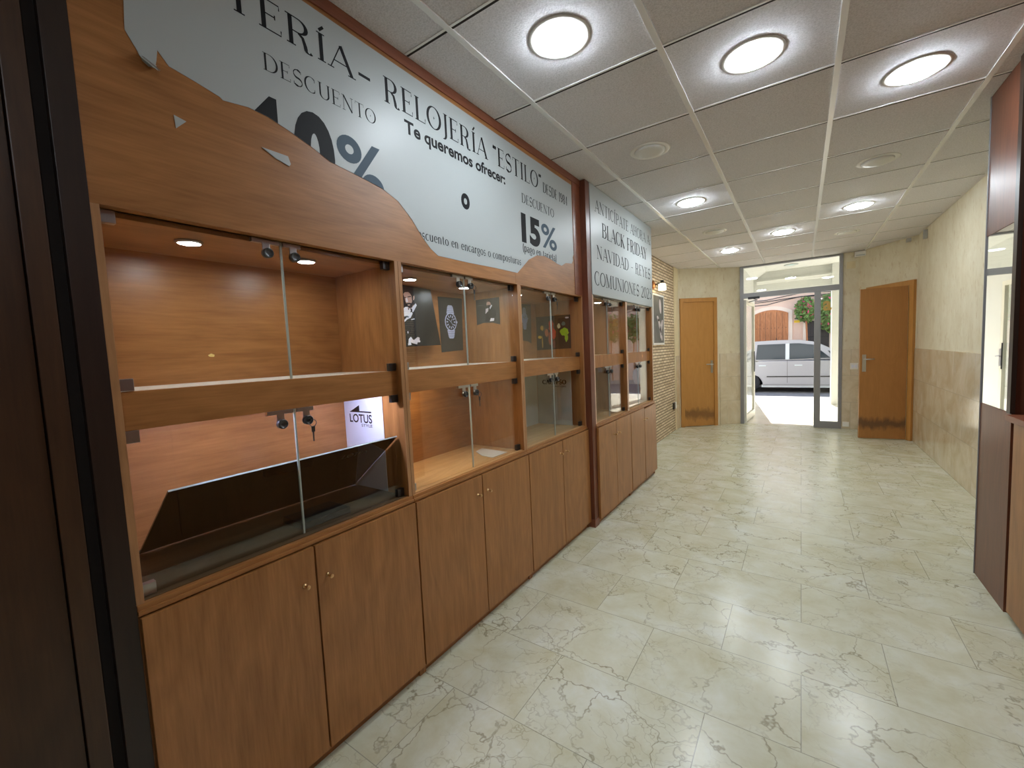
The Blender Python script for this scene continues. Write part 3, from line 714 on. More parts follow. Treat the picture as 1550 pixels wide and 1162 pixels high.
# fascia over the first run, up to the ceiling
bm = B(); box(bm, XF - .03, XF, .286, 1.9995, ZT, 2.485, .0008); fa = obj('fascia_board', bm, 'wood_h'); tag(fa, 'long brown board above the showcases under the torn banner, nearer length', 'panel', 'brown fascia boards above the showcases')
bm = B(); box(bm, XF - .03, XF, 2.0005, 2.868, ZT, 2.485, .0008); fb = obj('fascia_board', bm, 'wood_h'); tag(fb, 'brown board above the third showcase, carrying the right end of the torn banner', 'panel', 'brown fascia boards above the showcases')
bm = B(); box(bm, XF - .03, XF + .006, .286, 2.9, 2.485, CEIL, .001); cr = obj('crown_board', bm, 'wood_redh'); tag(cr, 'narrow reddish crown strip between torn banner and ceiling', 'trim')
bm = B(); box(bm, XF, XF + .003, 2.752, 2.868, ZT + .01, 2.485); es = obj('wood_strip', bm, 'wood_redh'); tag(es, 'upright reddish board strip beside the right end of the torn banner', 'trim')

# the torn banner
OUT = [(.385, 2.475), (.385, 2.194), (.381, 2.126), (.398, 2.095), (.409, 2.071), (.420, 2.064), (.432, 2.066), (.437, 2.085), (.441, 2.112), (.450, 2.10), (.462, 2.085), (.515, 2.075), (.572, 2.062), (.580, 2.056), (.645, 2.066), (.700, 2.062), (.766, 2.045), (.83, 2.025), (.897, 1.999),
       (1.026, 1.984), (1.11, 1.972), (1.185, 1.944), (1.25, 1.89), (1.306, 1.828), (1.35, 1.79), (1.392, 1.768), (1.6, 1.7685), (1.8, 1.773), (2.02, 1.774), (2.07, 1.81), (2.145, 1.865), (2.24, 1.905), (2.33, 1.915), (2.42, 1.908), (2.50, 1.893), (2.56, 1.889), (2.62, 1.915), (2.71, 1.925), (2.732, 1.945), (2.728, 1.97), (2.746, 1.992), (2.742, 2.3), (2.742, 2.458)]
bn = thing('shop_banner', 'torn white vinyl banner advertising jewellery and watch discounts, above the showcases', 'banner', (XF, 1.5, 1.77))
bm = B(); prism(bm, OUT, yz(XF), .0002, .0012); obj('vinyl_sheet', bm, 'vinyl', bn)
# curled lip at the torn lower left corner
bm = B()
for i in range(7):
    a0, a1 = i / 7 * 2.2, (i + 1) / 7 * 2.2
    c = lambda y, zz, a: (XF + .001 + .016 * (1 - math.cos(a)), y, zz - .016 * math.sin(a))
    q = [c(.400, 2.098 - .002 * i, a0), c(.436, 2.080 - .002 * i, a0), c(.434, 2.078 - .002 * i, a1), c(.406, 2.092 - .002 * i, a1)]
    bm.faces.new([bm.verts.new(p) for p in q])
obj('curled_flap', bm, 'vinyl', bn, True)
f2 = yz(XF + .0016)
def line(polys, m='ink', clip=True): letters('lettering', clip_all(polys, OUT) if clip else polys, f2, 0, m, bn)
line(serif_text('JOYERÍA', .440, 1.014, 2.320, .084, .045, .16, True))
line(serif_text('–', 1.03, 1.09, 2.320, .07, .1, .2))
line(serif_text('RELOJERÍA “ESTILO”', 1.145, 2.330, 2.306, .090, .04, .15, True), 'ink_soft' if 0 else 'ink')
line(serif_text('DESDE 1984', 2.345, 2.674, 2.302, .058, .04, .15))
line(serif_text('DESCUENTO', .697, 1.100, 2.197, .048, .035, .12, True))
line(serif_text('DESCUENTO', 2.095, 2.476, 2.178, .050, .04, .14, True))
line(sans_text('Te queremos ofrecer:', 1.240, 1.938, 2.228, .050, .030))
line(sans_text('o', 1.566, 1.628, 2.022, .092, .045))
line(sans_text('4', .600, .750, 1.895, .225, .02)); line(sans_text('0', .775, .915, 1.905, .215, .06))
line(sans_text('%', .925, 1.118, 1.925, .185, .02), 'ink_grey')
line(sans_text('15', 2.080, 2.290, 1.966, .146, .05)); line(sans_text('%', 2.305, 2.500, 1.972, .140, .015), 'ink_grey')
line(serif_text('descuento en encargos o composturas', 1.250, 2.062, 1.822, .040, .045, .13))
line(serif_text('(pago en tarjeta)', 2.085, 2.492, 1.905, .046, .05, .15))
for i, q in enumerate(([(.462, 1.969), (.488, 1.963), (.464, 1.937)], [(.674, 1.966), (.700, 1.966), (.750, 1.966), (.757, 1.945), (.752, 1.937), (.71, 1.948)])):
    bm = B(); prism(bm, q, yz(XF), .0002, .003 if i else .0015)
    tag(obj('vinyl_scrap', bm, 'vinyl'), ('small white triangular vinyl scrap left on the brown board, the left one', 'longer curled white vinyl scrap left on the brown board, the right one')[i], 'vinyl scrap', 'scraps of torn banner')

# ------------------------------------------------------------------ second run, projecting
XS = -1.265
t = thing('partition_board', 'tall dark brown side board where the cabinets step forward', 'panel', (XS - .2, 2.885, 0))
bm = B(); box(bm, -1.72, XS, 2.872, 2.941, .0, CEIL - .002, .001); obj('board', bm, 'wood_red', t)
bm = B(); box(bm, -1.33, XS + .003, 2.868, 2.941, 0, .06, .002); obj('foot_block', bm, 'wood_redh', t)
for (a, b, lb, ks, tl) in ((2.942, 3.672, 'fourth wooden showcase under the black friday sign, nearer of the two projecting ones', (0, 1), (0, 0)), (3.674, 4.455, 'farthest wooden showcase, beside the brick wall, with crooked lower doors', (0, 0), (.014, .028))):
    showcase('display_cabinet', a, b, XS, lb, 'wood_v', 'wood_v', 1.728, XBK, ks, None, tl, 'wood_light_edge', 'darkmetal', .637, 'wood_shelf')
t = thing('shop_sign', 'white board sign reading BLACK FRIDAY, NAVIDAD and COMUNIONES 2025', 'sign', (XS, 3.7, 1.73))
bm = B(); box(bm, XS - .04, XS + .004, 2.942, 4.462, 1.732, CEIL - .003, .001); obj('board', bm, 'vinyl', t)
f3 = yz(XS + .0045)
for s, a, b, z, c, w in (('ANTICÍPATE AHORA A:', 3.03, 4.43, 2.345, .085, .14), ('BLACK FRIDAY', 3.155, 4.29, 2.180, .105, .20), ('NAVIDAD - REYES', 3.04, 4.40, 2.005, .095, .16), ('COMUNIONES 2025', 2.985, 4.43, 1.806, .100, .15)):
    letters('lettering', serif_text(s, a, b, z, c, .045, w), f3, 0, 'ink', t)

# small lamps in the tops of the showcases
def puck(x, y, z, m, label):
    t = thing('puck_light', label, 'cabinet light', (x, y, z), 'small round lamps under the showcase tops')
    bm = B(); lathe(bm, (x, y, z), [(.029, 0), (.034, -.001), (.034, -.005), (.029, -.008), (.027, -.006)], 28); obj('rim', bm, 'steel', t, True)
    bm = B(); lathe(bm, (x, y, z), [(.0275, -.001), (.0275, -.0065), (.0005, -.0075)], 28); obj('lens', bm, m, t, True)
zz = ZT - .0125
puck(-1.470, .525, zz, 'puck_on', 'lit puck lamp in the top of the nearest showcase, left one')
puck(-1.475, .882, zz, 'puck_on', 'lit puck lamp in the top of the nearest showcase, right one')
puck(-1.505, 1.400, zz, 'puck_on', 'lit puck lamp above the suited man poster in the second showcase')
puck(-1.505, 1.790, zz, 'puck_on', 'lit puck lamp in the right half of the second showcase top')
puck(-1.480, 2.270, zz, 'puck_on', 'lit puck lamp in the left half of the third showcase top')
puck(-1.390, 3.342, 1.7155, 'puck_on', 'lit puck lamp in the top of the fourth showcase')
puck(-1.430, .560, ZR1 - .0225, 'puck_cool', 'cool lamp under the middle shelf of the nearest showcase, left one')
puck(-1.430, .980, ZR1 - .0225, 'puck_cool', 'cool lamp under the middle shelf of the nearest showcase, right one')
puck(-1.500, 1.480, ZR1 - .0225, 'puck_warm', 'warm lamp under the middle shelf of the second showcase')

# ------------------------------------------------------------------ what stands in the showcases
XP = XBK + .0006
def flat(parent, name, poly, m, t, x=XP, f=None):
    bm = B(); prism(bm, poly, f or yz(x), t, t + .0006); return obj(name, bm, m, parent)
MAN = [
    ('printed_jacket', 'suit', 0, [(1.438, 1.396), (1.616, 1.393), (1.63, 1.54), (1.622, 1.581), (1.577, 1.597), (1.544, 1.58), (1.511, 1.555), (1.45, 1.539)]),
    ('printed_neck', 'skin', 1, [(1.512, 1.597), (1.551, 1.61), (1.555, 1.59), (1.537, 1.576), (1.517, 1.581)]),
    ('printed_shirt', 'shirt', 2, [(1.533, 1.579), (1.569, 1.61), (1.576, 1.6), (1.549, 1.565), (1.54, 1.563), (1.54, 1.581)]),
    ('printed_tie', 'hair', 3, [(1.528, 1.582), (1.542, 1.581), (1.542, 1.563), (1.525, 1.562)]),
    ('printed_head', 'skin', 2, [(1.489, 1.651), (1.5, 1.664), (1.522, 1.667), (1.537, 1.657), (1.547, 1.648), (1.563, 1.651), (1.564, 1.636), (1.554, 1.617), (1.543, 1.596), (1.522, 1.588), (1.508, 1.597), (1.499, 1.619), (1.494, 1.639)]),
    ('printed_hair', 'hair', 3, [(1.486, 1.649), (1.494, 1.666), (1.512, 1.671), (1.534, 1.67), (1.548, 1.661), (1.56, 1.652), (1.562, 1.649), (1.554, 1.645), (1.549, 1.613), (1.545, 1.626), (1.543, 1.646), (1.535, 1.657), (1.522, 1.664), (1.5, 1.661)]),
    ('printed_beard', 'hair', 4, [(1.502, 1.603), (1.507, 1.607), (1.526, 1.61), (1.54, 1.609), (1.55, 1.627), (1.557, 1.624), (1.551, 1.603), (1.54, 1.586), (1.524, 1.583), (1.512, 1.589)]),
    ('printed_lip', 'skin', 5, [(1.512, 1.6), (1.53, 1.602), (1.527, 1.596), (1.514, 1.595)]),
    ('printed_eyebrow', 'hair', 4, [(1.49, 1.635), (1.505, 1.636), (1.504, 1.632), (1.491, 1.631)]),
    ('printed_eyebrow', 'hair', 4, [(1.516, 1.641), (1.538, 1.645), (1.538, 1.64), (1.517, 1.637)]),
    ('printed_nose', 'skin_pale', 4, [(1.503, 1.632), (1.512, 1.634), (1.517, 1.614), (1.503, 1.612)]),
    ('printed_hand', 'skin_pale', 5, [(1.48, 1.576), (1.496, 1.587), (1.512, 1.589), (1.514, 1.571), (1.526, 1.582), (1.531, 1.572), (1.527, 1.559), (1.514, 1.545), (1.484, 1.539), (1.481, 1.553)]),
    ('printed_cuff', 'shirt', 6, [(1.479, 1.507), (1.477, 1.515), (1.5, 1.534), (1.52, 1.555), (1.536, 1.564), (1.542, 1.556), (1.527, 1.534), (1.504, 1.525)]),
    ('printed_wristwatch', 'ink_grey', 7, [(1.49, 1.534), (1.495, 1.541), (1.516, 1.54), (1.514, 1.535)]),
    ('printed_pocket_square', 'shirt', 5, [(1.53, 1.527), (1.553, 1.532), (1.554, 1.527), (1.531, 1.523)]),
    ('printed_hand', 'skin_pale', 6, [(1.509, 1.422), (1.525, 1.429), (1.54, 1.42), (1.568, 1.437), (1.581, 1.432), (1.578, 1.42), (1.586, 1.415), (1.58, 1.408), (1.565, 1.41), (1.56, 1.398), (1.542, 1.402), (1.514, 1.409)]),
    ('printed_cuff', 'shirt', 7, [(1.498, 1.394), (1.505, 1.425), (1.519, 1.437), (1.529, 1.43), (1.515, 1.414), (1.522, 1.396)]),
    ('printed_button', 'shirt', 5, [(1.5, 1.465), (1.506, 1.465), (1.506, 1.454), (1.501, 1.454)]),
]
def watch(t, cy, cz, r, x, m, dark=True):
    n = lambda nm, pts, mm, k: flat(t, nm, pts, mm, .0008 + k * .0005, x)
    w = r * .66
    for i in range(5):
        for s in (1, -1):
            za, zb = cz + s * (r * .95 + i * r * .20), cz + s * (r * .95 + (i + .86) * r * .20)
            wa, wb = w * (1 - .07 * i), w * (1 - .07 * (i + 1))
            if i == 4: wb *= .7
            n('printed_link', [(cy - wa, za), (cy + wa, za), (cy + wb, zb), (cy - wb, zb)], m, 0)
    n('printed_case', ell(cy, cz, r, r * 1.08, 28), m, 1)
    n('printed_crown', [(cy + r * .95, cz - r * .12), (cy + r * 1.15, cz - r * .12), (cy + r * 1.15, cz + r * .12), (cy + r * .95, cz + r * .12)], m, 1)
    if dark:
        n('printed_bezel', ell(cy, cz, r * .86, r * .94, 28), 'suit', 2)
        for i in range(12):
            a = i * PI / 6; q = lambda rr, da: (cy + rr * r * math.sin(a + da), cz + rr * r * 1.08 * math.cos(a + da))
            n('printed_marker', [q(.50, -.13), q(.76, -.09), q(.76, .09), q(.50, .13)], m, 3)
        for a in (.6, 2.4, -.9):
            q = lambda rr, da: (cy + rr * r * math.sin(a + da), cz + rr * r * math.cos(a + da))
            n('printed_hand', [q(.02, -1.5), q(.45, -.08), q(.45, .08), q(.02, 1.5)], m, 3)
    else:
        n('printed_dial', ell(cy, cz, r * .78, r * .86, 24), 'watchblue', 2)
        for a in (.5, -1.0):
            q = lambda rr, da: (cy + rr * r * math.sin(a + da), cz + rr * r * math.cos(a + da))
            n('printed_hand', [q(.02, -1.5), q(.6, -.06), q(.6, .06), q(.02, 1.5)], 'ink_grey', 3)
GP = 'posters on the showcase backs'
t = thing('poster', 'dark poster of a bearded man in a black suit, leaning in the second showcase', 'poster', (-1.66, 1.6, 1.39), GP)
xa = -1.655
bm = B(); prism(bm, [(1.40, 1.385), (1.740, 1.393), (1.684, 1.690), (1.40, 1.698)], yz(xa), -.002, 0); obj('sheet', bm, 'poster_black', t)
for nm, mm, k, pts in MAN: flat(t, nm, pts, mm, .0008 + k * .0004, xa)
t = thing('poster', 'dark grey poster of a steel diver watch on the second showcase back', 'poster', (XBK, 1.88, 1.36), GP)
bm = B(); prism(bm, [(1.790, 1.352), (1.978, 1.362), (1.990, 1.672), (1.782, 1.668)], yz(XP), 0, .0008); obj('sheet', bm, 'poster_grey', t)
watch(t, 1.880, 1.528, .050, XP, 'watchmetal')
t = thing('poster', 'small dark grey poster of a suited man at right of the second showcase', 'poster', (-1.55, 2.012, 1.5), GP)
fs = lambda u, v, tt: (-1.70 + u, 2.0135 - tt, v)
bm = B(); prism(bm, [(.09, 1.505), (.14, 1.516), (.21, 1.512), (.262, 1.498), (.262, 1.655), (.09, 1.655)], fs, 0, .0008); obj('sheet', bm, 'poster_grey', t)
def small_man(t):
    P = lambda pts: [(.155 + u * .085, 1.522 + v * .125) for u, v in pts]
    def n(nm, pts, m, k):
        bm = B(); prism(bm, P(pts), fs, .0008 + k * .0004, .0012 + k * .0004); obj(nm, bm, m, t)
    n('printed_jacket', [(.0, .0), (.9, .0), (.95, .4), (.7, .62), (.4, .66), (.1, .55)], 'suit', 0)
    n('printed_head', ell(.36, .82, .19, .15, 16), 'skin', 1)
    n('printed_hair', [(.18, .88), (.36, .99), (.56, .9), (.56, .76), (.5, .88), (.36, .92)], 'hair', 2)
    n('printed_beard', [(.22, .76), (.5, .76), (.46, .66), (.3, .65)], 'hair', 2)
    n('printed_shirt', [(.46, .55), (.66, .72), (.58, .76), (.42, .62)], 'shirt', 2)
    n('printed_hand', [(.05, .36), (.3, .48), (.34, .62), (.1, .6)], 'skin_pale', 3)
    n('printed_hand', [(.4, .0), (.75, .0), (.8, .12), (.5, .14)], 'skin_pale', 3)
small_man(t)
bm = B(); box(bm, -1.60, -1.548, 2.0121, 2.0127, 1.618, 1.6205); obj('printed_caption', bm, 'ink_soft', t)
t = thing('poster', 'dark poster with a pale blue watch at the left of the third showcase', 'poster', (XBK, 2.68, 1.41), GP)
bm = B(); prism(bm, [(2.56, 1.412), (2.66, 1.418), (2.73, 1.41), (2.775, 1.395), (2.785, 1.69), (2.56, 1.68)], yz(XP), 0, .0008); obj('sheet', bm, 'poster_grey', t)
watch(t, 2.690, 1.580, .042, XP, 'watchblue', False)
t = thing('poster', 'colourful poster with yellow, red and green figures in the third showcase', 'poster', (-1.5, 2.845, 1.34), GP)
fq = lambda u, v, tt: (-1.695 + u, 2.8505 - tt, v)
bm = B(); prism(bm, [(.0, 1.342), (.29, 1.345), (.292, 1.592), (.0, 1.596)], fq, 0, .0008); obj('sheet', bm, 'hair', t)
random.seed(3)
for nm, u, v, ru, rv, c in (('yellow', .05, 1.51, .014, .02, (230, 190, 60)), ('yellow', .03, 1.44, .016, .012, (226, 196, 70)), ('yellow', .05, 1.40, .006, .045, (190, 150, 60)),
        ('red', .13, 1.52, .022, .05, (196, 74, 44)), ('red', .15, 1.46, .02, .045, (214, 70, 34)), ('red', .12, 1.43, .018, .05, (170, 84, 54)), ('red', .15, 1.38, .012, .035, (120, 54, 38)),
        ('green', .24, 1.47, .036, .032, (164, 206, 30)), ('green', .255, 1.43, .014, .035, (150, 190, 40)), ('blue', .235, 1.53, .016, .016, (90, 130, 130)), ('cream', .195, 1.515, .015, .018, (224, 222, 180)), ('white', .265, 1.572, .016, .006, (214, 214, 224)), ('orange', .09, 1.47, .016, .03, (190, 110, 70))):
    bl = [(u + ru * math.cos(a) * random.uniform(.75, 1.15), v + rv * math.sin(a) * random.uniform(.75, 1.15)) for a in [i * PI / 9 for i in range(18)]]
    bm = B(); prism(bm, bl, fq, .0009, .0014 + .0001 * u); obj('printed_' + nm + '_shape', bm, mat('print_' + nm, lin(*c), .45), t)

# leaning smoked sheet, box and brand card in the nearest showcase
t = thing('leaning_panel', 'dark glossy panel leaning against the lower glass doors of the nearest showcase', 'panel', (-1.5, .76, ZS))
A0, A1 = Vector((-1.656, 0, ZS + .001)), Vector((-1.353, 0, 1.014))
dd = (A1 - A0).normalized(); nn = Vector((dd.z, 0, -dd.x))
def fsh(u, v, tt): return (A0.x + dd.x * v + nn.x * tt, u, A0.z + dd.z * v + nn.z * tt)
Lh = (A1 - A0).length
bm = B(); prism(bm, [(.382, 0), (1.138, 0), (1.138, Lh), (.382, Lh)], fsh, -.005, 0); obj('sheet', bm, 'smoke', t)
bm = B(); prism(bm, [(.382, Lh), (1.138, Lh), (1.138, Lh + .0015), (.382, Lh + .0015)], fsh, -.005, 0); obj('polished_edge', bm, 'glass_edge', t)
M['faint'] = mat('faint_print', lin(50, 46, 36), .3)
letters('lettering', sans_text('LOTUS', .92, 1.03, Lh - .075, .028, .012), lambda u, v, tt: fsh(u, v, .0006), 0, 'faint', t, 'faint brand name print')
bm = B(); box(bm, -1.50, -1.37, .735, .915, ZS - .001, ZS + .022, .003); tag(obj('flat_box', bm, 'black'), 'flat black box lying behind the dark leaning panel, nearest showcase', 'box')
t = thing('brand_card', 'white card reading LOTUS STYLE in the lower nearest showcase', 'card', (-1.55, 1.142, ZS))
fcd = lambda u, v, tt: (u, 1.1425 - tt, v)
bm = B(); prism(bm, [(-1.698, ZS), (-1.436, ZS), (-1.436, 1.182), (-1.698, 1.182)], fcd, 0, .0015); obj('sheet', bm, 'card', t)
letters('lettering', sans_text('LOTUS', -1.662, -1.508, 1.060, .036, .02), fcd, .0018, 'ink', t)
letters('lettering', sans_text('STYLE', -1.582, -1.508, 1.042, .012, .01), fcd, .0018, 'ink', t)
bm = B(); prism(bm, [(-1.660, 1.104), (-1.590, 1.136), (-1.590, 1.110), (-1.510, 1.110), (-1.510, 1.104)], fcd, .0016, .0020); obj('logo', bm, 'ink', t)
bm = B(); prism(bm, [(.630, 1.372), (.640, 1.378), (.650, 1.373), (.648, 1.366), (.634, 1.367)], yz(XBK), 0, .001); tag(obj('tape_scrap', bm, mat('tape_yellow', lin(236, 214, 140), .5)), 'tiny pale yellow scrap stuck on the back of the nearest showcase', 'scrap')
bm = B(); prism(bm, [(-1.546, 1.862), (-1.563, 1.945), (-1.367, 1.925), (-1.371, 1.790), (-1.45, 1.80)], lambda u, v, tt: (u, v, ZS - .001 + tt), 0, .002); tag(obj('paper_sheet', bm, 'paper'), 'white paper sheet lying in the lower part of the second showcase', 'paper')
t = thing('brand_card', 'grey panel reading CALYPSO WATCHES, with back sheet coloured as a glass reflection, in the lower third showcase', 'card', (-1.68, 2.5, ZS))
bm = B(); box(bm, -1.695, -1.690, 2.09, 2.818, ZS, 1.182); obj('sheet', bm, 'cardgrey', t)  # back sheet: its grey paints in the wall reflection on the glass doors
bm = B(); box(bm, -1.688, -1.400, 2.819, 2.8235, ZS, 1.182); obj('side_sheet', bm, 'cardgrey', t)
fz = lambda u, v, tt: (u, 2.8185 - tt, v)
letters('lettering', serif_text('CALYPSO', -1.640, -1.440, 1.082, .030, .14, .34), fz, .0006, 'ink', t)
letters('lettering', sans_text('WATCHES', -1.535, -1.440, 1.058, .012, .01), fz, 0, 'ink', t)

# ------------------------------------------------------------------ dark joinery at the near left
t = thing('door_post', 'dark brown upright post left of the nearest showcase', 'post', (-1.35, .26, 0))
bm = B(); box(bm, -1.55, -1.300, .238, .284, 0, CEIL - .002, .001); obj('post_face', bm, 'wood_black', t)
bm = B(); box(bm, -1.55, -1.325, .216, .238, 0, CEIL - .002); obj('stop_strip', bm, 'gapblack', t)
t = thing('dark_panel', 'dark wooden door panel at the left edge of the photo', 'panel', (-1.35, -.3, 0))
bm = B(); box(bm, -1.36, -1.312, -.75, .175, 0.01, CEIL - .003, .001); obj('panel', bm, 'wood_dark', t)
bm = B(); box(bm, -1.36, -1.306, .178, .215, 0, CEIL - .003, .002); obj('edge_frame', bm, 'wood_dark', t)
wall_box('wall_left_near', -1.60, -1.362, -2.1, .21, 'plaster')

# ------------------------------------------------------------------ right side: mirror cabinet
t = thing('mirror_cabinet', 'reddish wooden cabinet end with a tall mirror at the right edge', 'cabinet', (.98, 3.08, 0))
bm = B(); box(bm, .800, 1.155, 2.880, 3.285, .0, .952, .001); obj('lower_panel', bm, 'wood_red', t)
bm = B(); box(bm, .800, 1.155, 2.880, 3.285, 1.823, CEIL - .004, .001); obj('upper_panel', bm, 'wood_red', t)
bm = B(); box(bm, .806, 1.155, 2.880, 3.280, .952, 1.823); obj('backing', bm, 'wood_red', t)
bm = B(); box(bm, .8010, .8055, 2.905, 3.268, .954, 1.821, .0008); obj('mirror', bm, 'mirror', t)
bm = B(); box(bm, .796, .812, 3.285, 3.292, 0, CEIL - .004, .0005); obj('edge_strip', bm, 'alu', t)
bm = B(); box(bm, .790, .806, 2.862, 2.904, .952, CEIL - .004, .001); obj('upright', bm, 'wood_black', t)
t = thing('wall_cabinet', 'reddish wooden counter cabinet cut off by the right edge', 'cabinet', (1.0, 2.0, 0))
bm = B(); box(bm, .815, 1.155, -1.6, 2.862, .0, .92); obj('body', bm, 'wood_red', t)
bm = B(); box(bm, .775, 1.155, -1.6, 2.862, .922, .950, .003); obj('counter_top', bm, 'wood_redh', t)
for i in range(6):
    bm = B(); box(bm, .795, .813, 2.83 - (i + 1) * .60 + .004, 2.83 - i * .60, .03, .915, .001); obj('door', bm, 'wood_redh' if 0 else 'wood_v', t)
bm = B(); box(bm, .84, 1.155, -1.6, 2.862, .952, CEIL - .004); obj('upper_panel', bm, 'wood_red', t)

# ------------------------------------------------------------------ small fittings
t = thing('wall_sconce', 'bronze wall lamp with cream shade on the brick wall', 'wall lamp', (XL, 5.86, 2.14))
bm = B(); lathe(bm, (XL, 5.80, 2.14), [(.055, 0), (.055, .012), (.03, .03)], 24, 'x'); obj('back_plate', bm, 'bronze', t, True)
bm = B(); tube(bm, [(XL + .02, 5.80, 2.14), (XL + .09, 5.80, 2.15), (XL + .12, 5.80, 2.17)], .008); cyl(bm, (XL + .12, 5.80, 2.185), (XL + .12, 5.80, 2.145), .022); obj('arm', bm, 'black', t, True)
bm = B(); lathe(bm, (XL + .12, 5.80, 2.145), [(.02, 0), (.045, -.01), (.05, -.085), (.045, -.088)], 24); obj('shade', bm, 'bulb', t, True)
t = thing('framed_picture', 'grey floral picture in a pale frame on the brick wall', 'picture', (XL, 5.98, 1.36))
bm = B(); box(bm, XL, XL + .022, 5.70, 6.25, 1.345, 2.03, .002); obj('frame', bm, 'white', t)
pm = facade_mat('picture_grey', lin(92, 90, 84), lin(118, 114, 106), 4)
bm = B(); box(bm, XL + .022, XL + .0235, 5.73, 6.22, 1.372, 2.005); obj('picture', bm, pm, t)
pg = mat('picture_petal', lin(196, 184, 182), .6)
for i, (cy, cz, ry, rz, a) in enumerate(((6.05, 1.87, .05, .10, .2), (6.00, 1.62, .04, .10, .7), (6.10, 1.60, .04, .11, -.6), (6.05, 1.52, .035, .09, 0), (5.93, 1.70, .03, .06, 1.1), (6.10, 1.44, .03, .04, .3))):
    q = [(cy + ry * math.cos(x) * math.cos(a) - rz * math.sin(x) * math.sin(a), cz + ry * math.cos(x) * math.sin(a) + rz * math.sin(x) * math.cos(a)) for x in [k * PI / 8 for k in range(16)]]
    bm = B(); prism(bm, q, yz(XL + .0236), 0, .001); obj('petal', bm, pg, t)
t = thing('wall_socket', 'black and white power socket low on the left corner wall', 'socket', (XL, 6.82, .4))
bm = B(); box(bm, XL, XL + .02, 6.74, 6.83, .345, .445, .003); obj('socket_plate', bm, 'black', t)
bm = B(); box(bm, XL, XL + .022, 6.84, 6.905, .345, .445, .003); obj('cover', bm, 'white', t)
t = thing('sensor_box', 'white box fixed to the wall under the ceiling, right of the street front', 'box', (.69, 7.76, 2.45))
bm = B(); box(bm, .615, .735, 7.72, 7.798, 2.445, 2.515, .006); obj('housing', bm, 'white', t)
bm = B(); box(bm, .625, .725, 7.717, 7.720, 2.455, 2.470); obj('lens_strip', bm, 'cardgrey', t)
t = thing('access_cover', 'plastered square cover outline high on the wall right of the street front', 'cover', (.57, 7.79, 2.3))
bm = B(); box(bm, .53, .63, 7.793, 7.799, 2.30, 2.40, .002); obj('cover', bm, 'plaster_smooth', t)
t = thing('light_switch', 'white switch plate beside the ajar right door', 'switch', (.62, 7.78, .9))
bm = B(); box(bm, .585, .675, 7.778, 7.788, .87, .96, .003); obj('plate', bm, 'white', t)
bm = B(); box(bm, .60, .625, 7.775, 7.778, .895, .935, .001); box(bm, .635, .66, 7.775, 7.778, .895, .935, .001); obj('rocker', bm, 'card', t)
t = thing('floor_socket', 'small white outlet at the foot of the street front', 'socket', (.54, 7.78, .06))
bm = B(); box(bm, .505, .58, 7.776, 7.788, .035, .105, .003); obj('plate', bm, 'white', t)
t = thing('pipe_bracket', 'small grey clamp at the top of the right wall, nearer one', 'bracket', (1.15, 6.70, 2.42), 'clamps on the right wall')
bm = B(); box(bm, 1.135, 1.168, 6.68, 6.72, 2.40, 2.50, .002); obj('clamp', bm, 'steel', t)
t = thing('pipe_bracket', 'small grey clamp under the ceiling above the ajar door', 'bracket', (1.05, 7.2, 2.44), 'clamps on the right wall')
bm = B(); box(bm, 1.06, 1.10, 7.10, 7.17, 2.46, 2.50, .002); obj('clamp', bm, 'steel', t)

# ------------------------------------------------------------------ outside: porch
bm = B(); box(bm, -1.0, 2.9, 7.86, 11.0, -.12, 0); box(bm, -6, 8, 11.0, 11.8, -.12, 0); struct('floor_porch', bm, 'porchfloor')
bm = B(); box(bm, -.96, -.86, 7.93, 10.75, 0, 2.9); struct('wall_porch_left', bm, 'outwhite')
bm = B(); box(bm, 2.7, 2.8, 7.93, 10.75, 0, 2.9); struct('wall_porch_right', bm, 'outwhite')
bm = B(); box(bm, .50, .74, 10.60, 10.95, 0, 2.9); struct('wall_porch_pillar', bm, 'outwhite')
bm = B(); box(bm, .70, 2.8, 7.925, 7.99, 0, 2.9); struct('wall_porch_back', bm, 'outwhite')
bm = B(); prism(bm, [(-.90, 2.62), (-.62, 2.80), (.45, 2.80), (2.75, 2.80), (2.75, 2.92), (-.90, 2.92)], lambda u, v, t: (u, t, v), 7.90, 10.75); struct('ceiling_porch', bm, 'outwhite')
bm = B(); box(bm, -.96, 2.75, 10.75, 10.95, 2.40, 2.95); struct('wall_porch_lintel', bm, 'outwhite')
bm = B(); prism(bm, [(0, 2.545), (-.03, 2.56), (-.05, 2.59), (-.07, 2.60), (-.07, 2.62), (0, 2.62)], lambda u, v, t: (t, 10.75 + u, v), -.80, 2.7); struct('trim_95', bm, 'outwhite')
bm = B(); box(bm, -6, -.86, 10.75, 10.98, 0, 3.6); box(bm, 2.75, 7, 10.75, 10.98, 0, 3.6); box(bm, -.86, 2.75, 10.78, 10.98, 2.95, 3.6); struct('wall_street_side', bm, 'outwhite')
for i, y in enumerate((9.0, 10.1)):
    t = thing('porch_light', ('round lamp in the porch ceiling, nearer one', 'round lamp in the porch ceiling, farther one')[i], 'ceiling light', (-.17, y, 2.80), 'round lamps in the porch ceiling')
    bm = B(); lathe(bm, (-.17, y, 2.80), [(.09, 0), (.12, -.004), (.12, -.012), (.09, -.012)], 30); obj('trim_ring', bm, 'cardgrey', t, True)
    bm = B(); lathe(bm, (-.17, y, 2.795), [(.089, 0), (.089, -.006), (.001, -.008)], 30); obj('diffuser', bm, mat('porch_lamp_glass', lin(170, 222, 226), .3), t, True)
bm = B(); lathe(bm, (-.17, 9.6, 2.80), [(.05, 0), (.05, -.02), (.03, -.03), (.001, -.032)], 20); tag(obj('smoke_detector', bm, 'cardgrey', None, True), 'small grey dome between the two porch ceiling lamps', 'detector')
